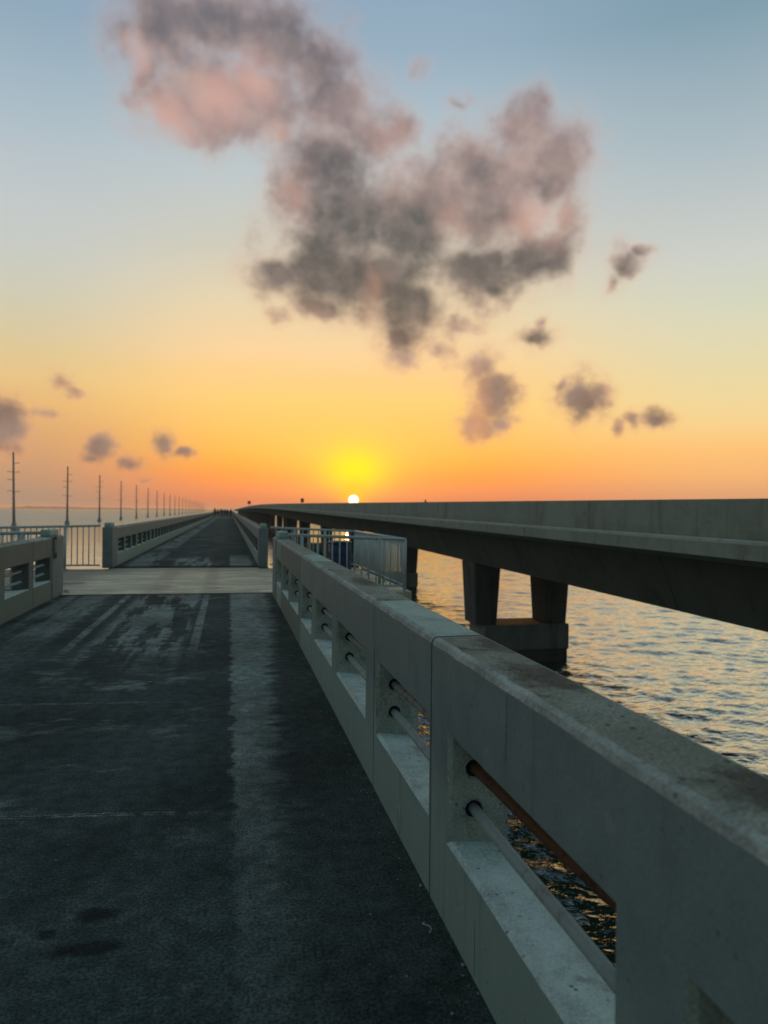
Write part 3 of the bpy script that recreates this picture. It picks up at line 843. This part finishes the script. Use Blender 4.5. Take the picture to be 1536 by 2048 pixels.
def end_post_mesh(L, side):
    b = MB()
    b.box(-0.012, TH + 0.012, 0.0, L, -0.02, H_TOP + 0.012, 0.02)
    b.box(0.05, TH - 0.02, 0.10, L - 0.10, H_TOP + 0.010, H_TOP + 0.125, 0.018, mi=1)   # raised grout cap
    if side < 0:
        for v in b.bm.verts: v.co.x = -v.co.x
    return b.mesh('end_post')


def railing(name_loc, side, label, group, segs, ends, near):
    """segs: list of (y, kind, detail, paint, cap, rusty flags); ends: list of (y, L)"""
    x = XR if side > 0 else XL
    root = thing('concrete_railing', (x, name_loc, 0), label, 'railing', group)
    cache = {}
    for s, (y, kind, det, paint, cap, rust) in enumerate(segs):
        L, W = (LONG, W_LONG) if kind == 'L' else (SHORT, W_SHORT)
        if det: me = panel_mesh(L - 0.018, W, side, s + 5 * side, paint, cap, True)
        else:
            key = (kind, paint, cap)
            if key not in cache: cache[key] = panel_mesh(L - 0.018, W, side, 1, paint, cap, False)
            me = cache[key]
        link('railing_panel', me, None, root, (0, y - name_loc, 0))
        if rust is not None:
            for k, (a, b) in enumerate(W):
                add_window_pipes(root, side, y - name_loc, a, b, rust[k], near, 0.034 if near and side > 0 else 0.0)
    for y, L in ends:
        e = link('end_post', end_post_mesh(L, side), [M['end_post'], M['rail_cap_pale']], root, (0, y - name_loc, 0))
    return root


# near right: joints measured at 2.90 / 4.10 / 7.30 / 8.50 / 11.70 / 12.87 m ahead
segs = []
rust_R = {-4.7: (0, 0), -1.5: (0,), -0.3: (0, 1), 2.9: (2,), 4.1: (2, 0), 7.3: (0,), 8.5: (0, 0), 11.7: (0,)}
for y, kind in ((-4.7, 'L'), (-1.5, 'S'), (-0.3, 'L'), (2.9, 'S'), (4.1, 'L'), (7.3, 'S'), (8.5, 'L'), (11.7, 'S')):
    paint = 'rail_brown' if y == 8.5 else 'rail_paint'
    segs.append((y, kind, True, paint, 'rail_cap_pale' if kind == 'S' and y < 11 else 'rail_cap', rust_R[y]))
rail_near_r = railing(4.0, 1, 'weathered grey concrete railing along the near right edge, pipes through its openings',
                      'concrete railings of the old bridge', segs, [(12.9, 0.93)], True)
b = MB()   # pale conduit stub fixed to the outer face beyond the nearest opening
b.tube([(0, 0, 0), (0, -0.16, 0), (0, -0.175, 0)], [0.03, 0.03, 0.018], 14)
b.box(-0.035, -0.005, -0.115, -0.06, -0.03, 0.03, 0.004)
b.build('conduit_stub', M['pipe_pale'], rail_near_r, (TH + 0.035, 2.84 - 4.0, 0.44))

segs = []
yl = 13.48 - 1.28
seq = [(12.22, 'S')]
y = 12.22
while y > -2:
    seq.append((y - LONG, 'L')); seq.append((y - LONG - SHORT, 'S')); y -= PER
for y, kind in seq:
    segs.append((y, kind, y > 4, 'rail_brown', 'rail_cap_pale' if kind == 'S' else 'rail_cap', ((0, 0) if y > 4 else None)))
rail_near_l = railing(9.0, -1, 'brownish concrete railing at the left edge, ending in a numbered post beside the pale slab',
                      'concrete railings of the old bridge', segs, [(13.43, 0.86)], True)

# the stencilled number on its end post: a dark plate with a pale figure eight
post = [c for c in rail_near_l.children if c.name.startswith('end_post')][0]
b = MB()
b.box(0.0, 0.004, -0.13, 0.13, -0.19, 0.19)
plate = b.build('number_plate', M['joint'], post, (0.0125, 0.17, 0.865))
b = MB()
for zc, rz in ((0.052, 0.050), (-0.050, 0.055)):
    ring = [(0.006, 0.040 * math.cos(t) * (1 if rz < .053 else 1.12), zc + rz * math.sin(t)) for t in [2 * PI * k / 24 for k in range(25)]]
    b.tube(ring, 0.010, 6, caps=False)
b.build('number', M['white_mark'], post, (0.0125, 0.17, 0.885))

for side, lab in ((1, 'long concrete railing beyond the pale slab, along the right edge of the far road'),
                  (-1, 'long concrete railing beyond the pale slab, along the left edge of the far road')):
    segs = []
    y = Y1 + 0.85
    while y < 145:
        segs.append((y, 'L', False, 'rail_paint', 'rail_cap', (((0, 0)) if y < 34 else None)))
        segs.append((y + LONG, 'S', False, 'rail_paint', 'rail_cap', None))
        y += PER
    rr = railing(Y1, side, lab, 'concrete railings of the old bridge', segs, [(Y1, 0.84), (y, 150 - y)], False)
    if side < 0: rr.location.x -= 0.06

for side, lab in ((1, 'farthest stretch of concrete railing, on the right behind the walking group'),
                  (-1, 'farthest stretch of concrete railing, on the left behind the walking group')):
    root = thing('concrete_railing', (XR if side > 0 else XL, 157, 0), lab, 'railing', 'concrete railings of the old bridge')
    far_win = [(k * 3.0 + 0.4, k * 3.0 + 2.6) for k in range(6)]
    me = panel_mesh(17.99, far_win, side, 2, 'rail_paint', 'rail_cap', False)
    for k in range(40):
        link('railing_panel', me, None, root, (0, k * 18.0, 0))


# ------------------------------------------------------------------ metal fences round the two side platforms
def fence(label, x_in, x_out, z_in, z_out):
    """three sides: along Y0, outer side, along Y1; the handrail drops slightly outwards"""
    sgn = 1 if x_out > x_in else -1
    root = thing('metal_fence', (x_in, Y0 + 0.1, Z_SLAB), label, 'fence', 'metal fences of the side platforms')
    ya, yb = 0.0, (Y1 - 0.42) - (Y0 + 0.1)
    W = abs(x_out - x_in)

    def side_run(p, q, h0, h1, posts):
        p = Vector(p); q = Vector(q)
        L = (q - p).length
        d = (q - p) / L
        hr = MB()
        hr.tube([p + Vector((0, 0, h0)), q + Vector((0, 0, h1))], 0.030, 12)
        hr.build('handrail', M['fence'], root)
        br = MB()
        ang = math.atan2(d.y, d.x)
        lo = [(p.lerp(q, t) + Vector((0, 0, 0.11))) for t in (0, 1)]
        br.tube(lo, 0.022, 8)
        br.build('bottom_rail', M['fence'], root)
        bb = MB()
        n = int(L / 0.137)
        for k in range(1, n):
            t = k / n
            c = p.lerp(q, t)
            bb.tube([c + Vector((0, 0, 0.11)), c + Vector((0, 0, h0 + (h1 - h0) * t - 0.02))], 0.0145, 6)
        bb.build('baluster_panel', M['fence'], root)
        for t in posts:
            c = p.lerp(q, t)
            pb = MB()
            pb.tube([c, c + Vector((0, 0, h0 + (h1 - h0) * t))], 0.032, 10)
            pb.box(c.x - 0.07, c.x + 0.07, c.y - 0.07, c.y + 0.07, c.z - 0.0, c.z + 0.012)
            pb.build('post', M['fence'], root)
    side_run((0.02 * sgn, ya, 0), (W * sgn, ya, 0), z_in, z_out, (0.12, 0.78))
    side_run((W * sgn, ya, 0), (W * sgn, yb, 0), z_out, z_out - 0.01, (0.0, 0.33, 0.66, 1.0))
    side_run((W * sgn, yb, 0), (0.02 * sgn, yb, 0), z_out - 0.01, z_in, (0.36, 0.72))
    return root


fence('grey tubular metal fence round the right side platform, in front of the blue barrel', XR + TH + 0.03, 3.40, 1.10, 1.02)
fence('grey metal baluster fence round the left side platform, with water showing behind it', XL - TH - 0.03, -6.25, 1.12, 1.05)

# blue barrel on the right platform
root = thing('barrel', (2.55, 17.2, Z_SLAB), 'dark blue plastic barrel standing inside the right metal fence', 'barrel')
b = MB()
prof = [(0.235, 0.0), (0.26, 0.02), (0.27, 0.10)]
for zc in (0.24, 0.42, 0.60):
    prof += [(0.272, zc - 0.03), (0.284, zc), (0.272, zc + 0.03)]
prof += [(0.27, 0.76), (0.262, 0.80)]
b.lathe(prof, 32)
b.build('body', M['barrel'], root)
b = MB()
b.lathe([(0.262, 0.802), (0.282, 0.806), (0.284, 0.835), (0.262, 0.85), (0.12, 0.868), (0.05, 0.87)], 32)
b.build('lid', M['barrel'], root)


# ------------------------------------------------------------------ the newer highway bridge
_zy = [-60, -20, 11.7, 31.5, 57, 102, 169, 238, 352, 450, 549, 800, 1240, 1500]
_zz = [1.33, 1.62, 1.862, 2.008, 2.19, 2.53, 2.97, 3.28, 3.46, 3.40, 3.20, 2.82, 2.25, 1.9]
_gy = np.arange(-80.0, 1500.0, 2.0)
_gz = np.interp(_gy, _zy, _zz)
for _k in range(40): _gz[1:-1] = (_gz[:-2] + 2 * _gz[1:-1] + _gz[2:]) / 4


def zt(y): return float(np.interp(y, _gy, _gz))


def sweep(section, stations, closed=True):
    """section: [(x, dz)] ; stations: [(y, inset)] -> mesh builder, following the bridge's long profile"""
    b = MB()
    cx = sum(p[0] for p in section) / len(section); cz = sum(p[1] for p in section) / len(section)
    rings = []
    for y, ins in stations:
        z0 = zt(y)
        ring = []
        for x, dz in section:
            vx, vz = cx - x, cz - dz
            L = math.hypot(vx, vz) or 1
            ring.append(b.bm.verts.new((x + vx / L * ins, y, z0 + dz + vz / L * ins)))
        rings.append(ring)
    n = len(section)
    for p, q in zip(rings, rings[1:]):
        for k in range(n):
            b.bm.faces.new((p[k], p[(k + 1) % n], q[(k + 1) % n], q[k]))
    b.bm.faces.new(rings[0][::-1]); b.bm.faces.new(rings[-1])
    return b


def stations(y0, y1, step, groove, gw=0.03, phase=0.0):
    out = []
    y = y0
    while y < y1:
        out += [(y, groove), (y + gw, 0.0)]
        st = step if y < 300 else step * 4
        out += [(min(y + st, y1) - gw, 0.0)]
        y += st
    out.append((y1, groove))
    return out


SPAN = 29.4
hb = thing('highway_bridge', (10.0, 33.5, SEA), 'long concrete highway bridge on piers over the water, the sun touching its parapet', 'bridge')
BO = (-10.0, -33.5, -SEA)
sweep([(9.70, -0.872), (9.68, -0.60), (9.69, 0.0), (9.90, 0.0), (9.98, -0.50), (10.14, -0.872)], stations(-59, 1450, 9.0, 0.012, 0.012)).build('parapet', M['bridge_concrete'], hb, BO)
sweep([(20.86, -0.872), (20.88, -0.60), (20.87, 0.0), (20.66, 0.0), (20.58, -0.50), (20.42, -0.872)], stations(-59, 1450, 9.0, 0.012, 0.012)).build('parapet', M['bridge_concrete'], hb, BO)
sweep([(9.55, -0.875), (9.55, -1.165), (10.80, -1.40), (19.76, -1.40), (21.0, -1.165), (21.0, -0.875)], stations(-59, 1450, 9.0, 0.0, 0.012)).build('deck_slab', M['bridge_concrete'], hb, BO)
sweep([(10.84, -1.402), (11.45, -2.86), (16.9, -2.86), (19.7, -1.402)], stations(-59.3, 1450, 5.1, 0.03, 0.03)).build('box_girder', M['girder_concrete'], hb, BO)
# cable conduit along the parapet foot, its highlight put into the pale colour
sweep([(9.56, -0.873), (9.56, -0.815), (9.615, -0.79), (9.665, -0.815), (9.665, -0.873)], stations(-59, 700, 9.0, 0.01, 0.03)).build('kerb_conduit', M['kerb_lit'], hb, BO)


def taper(b, x0, x1, y0, y1, zt_, zb, dx, dy, mi=0):
    top = [(x0, y0), (x1, y0), (x1, y1), (x0, y1)]
    bot = [(x0 + dx, y0 + dy), (x1 - dx, y0 + dy), (x1 - dx, y1 - dy), (x0 + dx, y1 - dy)]
    ch = 0.09
    def oct_(q, z):
        r = []
        n = 4
        for i in range(4):
            p = Vector((*q[i], z)); a = Vector((*q[(i - 1) % 4], z)); c = Vector((*q[(i + 1) % 4], z))
            r += [p + (a - p).normalized() * ch, p + (c - p).normalized() * ch]
        return [b.bm.verts.new(v) for v in r]
    T = oct_(top, zt_); B = oct_(bot, zb)
    for i in range(8): b.bm.faces.new((T[i], T[(i + 1) % 8], B[(i + 1) % 8], B[i]))
    b.bm.faces.new(T); b.bm.faces.new(B[::-1])


for k in range(-2, 34):
    yp = 33.47 + SPAN * k
    zc = -3.82
    pb = MB()
    pb.box(11.9, 16.25, yp - 0.12, yp + 2.12, -5.05, zc, 0.05)
    pb.box(12.1, 16.2, yp - 0.05, yp + 2.05, SEA - 1.5, -5.052, 0.04, mi=1)
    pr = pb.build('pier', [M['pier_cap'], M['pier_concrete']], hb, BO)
    for x0, x1 in ((11.42, 12.78), (15.0, 16.36)):
        cb = MB()
        ztop = max(zt(yp), zt(yp + 2)) - 2.86 - 0.004
        taper(cb, x0, x1, yp, yp + 2.0, ztop, zc + 0.004, 0.15, 0.12)
        cb.build('column', M['pier_concrete'], pr)

# small signs and a marker standing on the parapet
def road_sign(y, x, w, h, zbot, label, round_=False):
    z0 = zt(y)
    r = thing('road_sign', (x, y, z0), label, 'road sign')
    b = MB(); b.tube([(0, 0.03, -0.86), (0, 0.03, zbot + h * 0.9)], 0.03 if w < 1 else 0.06, 8)
    b.build('sign_post', M['sign'], r)
    b = MB()
    b.box(-w / 2, w / 2, -0.02, 0.0, zbot, zbot + h, 0.01)
    b.build('sign_panel', M['sign'], r)


road_sign(104.0, 10.05, 0.46, 0.55, 0.14, 'small dark sign just left of the sun, on the highway bridge parapet')
road_sign(385.0, 10.05, 1.6, 1.7, 1.0, 'faint square sign over the far left end of the highway bridge')
r = thing('reflector', (9.80, 36.5, zt(36.5)), 'tiny marker stud on the parapet top, right of the sun', 'marker')
b = MB(); b.box(-0.05, 0.05, -0.05, 0.05, 0.0, 0.03, 0.005); b.build('base', M['sign'], r)
b = MB(); b.box(-0.04, 0.04, -0.012, 0.012, 0.031, 0.13, 0.01); b.build('lens', M['scrap'], r)


# ------------------------------------------------------------------ utility poles standing in the sea
POLE_TOP = EYE + 17.3
pole = thing('utility_pole', (0, 0, 0), 'p', 'utility pole', 'utility poles in the sea')
b = MB()
b.box(-0.78, 0.78, -0.78, 0.78, SEA - 1.0, SEA + 1.55, 0.10)
b.box(-0.55, 0.55, -0.55, 0.55, SEA + 1.552, SEA + 2.5, 0.16)
b.build('pedestal', M['pole'], pole)
b = MB(); b.tube([(0, 0, SEA + 2.4), (0, 0, 4.0), (0, 0, POLE_TOP)], [0.46, 0.38, 0.27], 14); b.build('shaft', M['pole'], pole)
for z, sgn in ((15.3, 1), (12.6, -1), (12.5, 1), (10.1, -1), (6.6, -1), (6.4, 1)):
    b = MB()
    a = Vector((0.2 * sgn, 0, z)); e = Vector((1.75 * sgn, 0, z + 0.22))
    pts = [a.lerp(e, t / 12) for t in range(13)]
    b.tube(pts, [0.05 if i % 2 == 0 else 0.11 for i in range(13)], 8)
    b.tube([e, e + Vector((0, 0, -0.35))], 0.06, 8)
    b.build('insulator', M['insulator'], pole)
ORD = ['tallest utility pole in the sea, at the left edge under a grey cloud', 'second utility pole from the left edge, above the left metal fence',
       'third utility pole from the left edge, behind the fence corner', 'fourth utility pole from the left, just past the start of the far railing',
       'fifth utility pole from the left, over the far left railing', 'sixth utility pole from the left, over the far left railing',
       'seventh utility pole counted from the left edge', 'eighth utility pole counted from the left edge', 'ninth utility pole counted from the left edge']
for k in range(24):
    dcam = 232 + 76.7 * k
    # lateral line of poles 66 m left of the camera; distances measured along the optical axis
    yw = (dcam + 66 * 0.205) / 0.979
    o = pole if k == 0 else tree_copy(pole)
    o.location = (-66.0, yw, 0)
    o.rotation_euler = (0, math.radians(-1.0 if k == 0 else random.uniform(-0.5, 0.3)), random.uniform(-0.15, 0.15))
    o['label'] = ORD[k] if k < len(ORD) else 'faint distant utility pole in the crowded far end of the row, towards the walking group'


# ------------------------------------------------------------------ people far down the road
def person(loc, rz, label, shirt, trousers, hair, height=1.74, stride=0.18, arm=0.1, seed=0):
    s = height / 1.74
    J = {}
    def P(n, x, y, z, r): J[n] = (Vector((x * s, y * s, z * s)), r * s)
    P('pelvis', 0, 0, 0.95, 0.150); P('waist', 0, 0.005, 1.10, 0.128); P('chest', 0, 0.0, 1.30, 0.155); P('collar', 0, 0, 1.43, 0.085)
    P('neck', 0, 0.01, 1.50, 0.055); P('head', 0, 0.02, 1.60, 0.088); P('crown', 0, 0.015, 1.68, 0.078)
    for t, sg in (('l', -1), ('r', 1)):
        st = stride * sg
        P('hip' + t, 0.095 * sg, 0, 0.90, 0.098); P('knee' + t, 0.10 * sg, 0.5 * st + 0.03, 0.50, 0.062); P('ankle' + t, 0.10 * sg, st, 0.09, 0.040)
        P('toe' + t, 0.11 * sg, st + 0.17, 0.035, 0.035)
        P('sh' + t, 0.19 * sg, 0, 1.41, 0.062); P('el' + t, (0.24 + arm * 0.3) * sg, -0.4 * st - 0.02, 1.13, 0.043); P('wr' + t, (0.25 + arm * 0.2) * sg, -0.9 * st + 0.05, 0.89, 0.030)
        P('hand' + t, 0.25 * sg, -1.0 * st + 0.08, 0.80, 0.034)
    E = [('pelvis', 'waist'), ('waist', 'chest'), ('chest', 'collar'), ('collar', 'neck'), ('neck', 'head'), ('head', 'crown')]
    for t in 'lr':
        E += [('pelvis', 'hip' + t), ('hip' + t, 'knee' + t), ('knee' + t, 'ankle' + t), ('ankle' + t, 'toe' + t), ('collar', 'sh' + t), ('sh' + t, 'el' + t), ('el' + t, 'wr' + t), ('wr' + t, 'hand' + t)]
    names = list(J)
    me = bpy.data.meshes.new('skeleton')
    me.from_pydata([J[n][0] for n in names], [(names.index(a), names.index(c)) for a, c in E], [])
    o = bpy.data.objects.new('person_tmp', me)
    COL.objects.link(o)
    md = o.modifiers.new('skin', 'SKIN'); md.use_smooth_shade = True
    for i, n in enumerate(names):
        r = J[n][1]
        sv = me.skin_vertices[0].data[i]
        sv.radius = (r, r * (0.75 if n in ('chest', 'waist', 'pelvis') else 1))
        sv.use_root = (n == 'pelvis')
    sub = o.modifiers.new('sub', 'SUBSURF'); sub.levels = 1; sub.render_levels = 1
    dg = bpy.context.evaluated_depsgraph_get()
    body = bpy.data.meshes.new_from_object(o.evaluated_get(dg))
    bpy.data.objects.remove(o)
    body.name = 'person'
    body.materials.clear()
    for m_ in (skin_mat, shirt, trousers, shoe_mat): body.materials.append(m_)
    for p in body.polygons:
        c = p.center / s
        if c.z > 1.49: k = 0
        elif c.z < 0.085: k = 3
        elif abs(c.x) > 0.175 and c.z < 1.08: k = 0
        elif c.z < 0.98 and abs(c.x) < 0.2: k = 2
        else: k = 1
        p.material_index = k
    root = link('person', body, None, None, loc)
    root.rotation_euler = (0, 0, rz)
    tag(root, label, 'person', 'people walking on the far road')
    b = MB()
    b.lathe([(0.05, -0.07), (0.088, -0.02), (0.095, 0.03), (0.075, 0.085), (0.03, 0.105)], 12, (0, -0.012, 1.65))
    for v in b.bm.verts: v.co *= s
    b.build('hair', hair, root)
    # a nose and ears, small as they are from here
    return root


skin_mat = metal_paint('skin', (0.30, 0.17, 0.12), (0.25, 0.13, 0.09), 0.1, 0.6)
shoe_mat = metal_paint('shoe', (0.03, 0.03, 0.03), (0.02, 0.02, 0.02), 0.1, 0.7)


def cloth(n, c): return metal_paint(n, c, (c[0] * .6, c[1] * .6, c[2] * .6), 0.2, 0.9)


C_NAVY, C_BLACK, C_RED, C_GREY, C_BROWN = cloth('cloth_navy', (0.02, 0.025, 0.05)), cloth('cloth_black', (0.012, 0.012, 0.013)), cloth('cloth_red', (0.13, 0.02, 0.018)), cloth('cloth_grey', (0.06, 0.06, 0.062)), cloth('cloth_brown', (0.05, 0.03, 0.02))
H_DARK, H_BROWN = cloth('hair_dark', (0.012, 0.010, 0.009)), cloth('hair_brown', (0.05, 0.03, 0.018))
for loc, rz, lab, sh, tr, ha, h in (
        ((-3.05 + 0.35, 148.5, 0), 0.1, 'person in dark clothes standing apart on the left, beside the far left railing', C_BLACK, C_NAVY, H_DARK, 1.86),
        ((-2.55, 176, 0), PI, 'person in grey top on the left of the distant walking group', C_GREY, C_BLACK, H_DARK, 1.68),
        ((-2.05, 186, 0), 0.2, 'person in black top walking left of the red shirt in the distant group', C_BLACK, C_NAVY, H_BROWN, 1.80),
        ((-1.5, 179, 0), PI - 0.2, 'person in dark red shirt at the middle of the distant walking group', C_RED, C_BLACK, H_DARK, 1.78),
        ((-0.95, 188, 0), 0.0, 'person in navy top walking right of the red shirt in the distant group', C_NAVY, C_BLACK, H_DARK, 1.74),
        ((-0.4, 181, 0), PI + 0.3, 'person in brown top near the right side of the distant walking group', C_BROWN, C_NAVY, H_BROWN, 1.70),
        ((0.42, 170, 0), 0.3, 'person in black standing on the far right of the group, by the right railing', C_BLACK, C_BLACK, H_DARK, 1.72)):
    person(loc, rz, lab, sh, tr, ha, h, stride=random.uniform(0.08, 0.26), arm=random.uniform(0, 0.5))


# ------------------------------------------------------------------ low island on the horizon
def island():
    b = MB()
    n = 260
    a0, a1 = math.radians(-15.0), math.radians(-1.2)
    rows = []
    for i in range(n + 1):
        t = i / n
        a = a0 + (a1 - a0) * t
        env = min(1, t / 0.07) ** 0.6 * (1 - 0.62 * t) * min(1, (1 - t) / 0.05)
        h = env * (17 + 5.5 * mnoise.noise(Vector((t * 26, 0.3, 0))) + 3.5 * mnoise.noise(Vector((t * 90, 3.3, 0))))
        d = 6200 + 250 * mnoise.noise(Vector((t * 3, 9, 0)))
        row = []
        for dd, hh in ((0, -1.0), (10, h * 0.55), (60, h), (260, h * 0.9), (420, -1.0)):
            row.append(b.bm.verts.new(((d + dd) * math.sin(a), (d + dd) * math.cos(a), SEA + hh)))
        rows.append(row)
    for p, q in zip(rows, rows[1:]):
        for k in range(4):
            b.bm.faces.new((p[k], q[k], q[k + 1], p[k + 1]))
    tag(b.build('island', M['island']), kind='structure')


island()


# ------------------------------------------------------------------ small litter
def scrap(loc, size, label, seed, cat='litter', rz=0.0):
    """a crumpled flake of pale paper or plastic"""
    b = MB()
    n = 7
    g = [[b.bm.verts.new(((i / (n - 1) - 0.5) * size[0] * (1 + 0.25 * mnoise.noise(Vector((j, seed, 0)))), (j / (n - 1) - 0.5) * size[1],
                          size[2] * (0.5 + mnoise.noise(Vector((i * 0.7, j * 0.7, seed * 5.3)))) + 0.004)) for j in range(n)] for i in range(n)]
    for i in range(n - 1):
        for j in range(n - 1):
            b.bm.faces.new((g[i][j], g[i + 1][j], g[i + 1][j + 1], g[i][j + 1]))
    r = bmesh.ops.solidify(b.bm, geom=b.bm.faces[:], thickness=0.002)
    o = tag(b.build('litter_scrap', M['scrap'], None, loc), label, cat, 'litter on the roadway')
    o.rotation_euler = (0, 0, rz)


scrap((-1.92, 20.95, 0.003), (0.16, 0.10, 0.05), 'white scrap on the road just beyond the pale slab, in line with the left lane', 1)
scrap((-2.96, 14.75, Z_SLAB + 0.003), (0.07, 0.30, 0.03), 'white strip lying at the foot of the numbered end post', 2, rz=0.4)
scrap((-3.2, 16.3, Z_SLAB + 0.003), (0.62, 0.05, 0.02), 'thin pale strip lying across the slab near the left platform', 3)
scrap((-0.665, 6.85, 0.003), (0.05, 0.025, 0.015), 'tiny white chip in the middle of the dark near road', 4)


def cord(pts, r, label, loc):
    b = MB(); b.tube(pts, r, 6)
    tag(b.build('cord_scrap', M['scrap'], None, loc), label, 'cord', 'litter on the roadway')


cord([(0.0, 0.03 * math.cos(t), 0.075 + 0.07 * math.sin(t)) for t in np.linspace(-1.2, 3.6, 18)], 0.0022, 'thin white cord loop standing against the foot of the right railing', (XR - 0.006, 3.42, 0.0))
cord([(0.012 * math.sin(t * 2), 0.022 * t, 0.004 + 0.010 * abs(math.sin(t))) for t in np.linspace(0, 3.2, 16)], 0.0018, 'short pale curl of cord on the asphalt close to the right railing', (0.735, 2.62, 0.0))


# ------------------------------------------------------------------ loose grit along the foot of the right railing
b = MB()
for k in range(260):
    y = random.uniform(1.2, 13.5)
    x = XR - abs(random.gauss(0, 0.06)) - 0.004
    if random.random() < 0.3: x = random.uniform(XL + 0.1, XR - 0.05)
    r = random.uniform(0.002, 0.0055) * (1.6 if random.random() < 0.1 else 1)
    m4 = Matrix.Translation((x, y, r * 0.5)) @ Matrix.Rotation(random.uniform(0, 6), 4, 'Z') @ Matrix.Diagonal((r * random.uniform(0.8, 1.7), r, r * 0.7, 1))
    bmesh.ops.create_icosphere(b.bm, subdivisions=1, radius=1.0, matrix=m4)
tag(b.build('gravel', M['grit']), kind='stuff')


# ------------------------------------------------------------------ sea haze
hm = bpy.data.materials.new('haze_air')
hm.use_nodes = True
_n = hm.node_tree.nodes
_n.remove(_n['Principled BSDF'])
_pv = _n.new('ShaderNodeVolumePrincipled')
_pv.inputs['Color'].default_value = (0.86, 0.84, 0.80, 1)
_pv.inputs['Density'].default_value = 0.00016
_pv.inputs['Anisotropy'].default_value = 0.2
hm.node_tree.links.new(_pv.outputs[0], _n['Material Output'].inputs['Volume'])
b = MB(); b.box(-15200, 15200, -15200, 15200, SEA - 3.0, 22.0)
tag(b.build('haze', hm), kind='stuff')


# ------------------------------------------------------------------ camera
cam = bpy.data.cameras.new('camera')
cam.sensor_fit = 'VERTICAL'
cam.sensor_height = 36.0
cam.lens = 1480.0 / 2048.0 * 36.0
cam.clip_start = 0.05
cam.clip_end = 100000.0
cam.dof.use_dof = True
cam.dof.focus_distance = 4.2
cam.dof.aperture_fstop = 2.6
co = bpy.data.objects.new('camera', cam)
yaw = math.atan((768 - 458) / 1480.0)
R = Matrix.Rotation(-yaw, 4, 'Z') @ Matrix.Rotation(PI / 2 + math.radians(-0.055), 4, 'X') @ Matrix.Rotation(math.radians(0.62), 4, 'Z')
co.matrix_world = Matrix.Translation((0, 0, EYE)) @ R
COL.objects.link(co)
scene.camera = co
scene.view_settings.view_transform = 'Standard'
scene.view_settings.look = 'None'
scene.view_settings.exposure = 0.0
scene.view_settings.gamma = 1.0
scene.cycles.max_bounces = 6
scene.cycles.diffuse_bounces = 3
scene.cycles.glossy_bounces = 3
scene.cycles.transmission_bounces = 2
scene.cycles.sample_clamp_indirect = 4.0
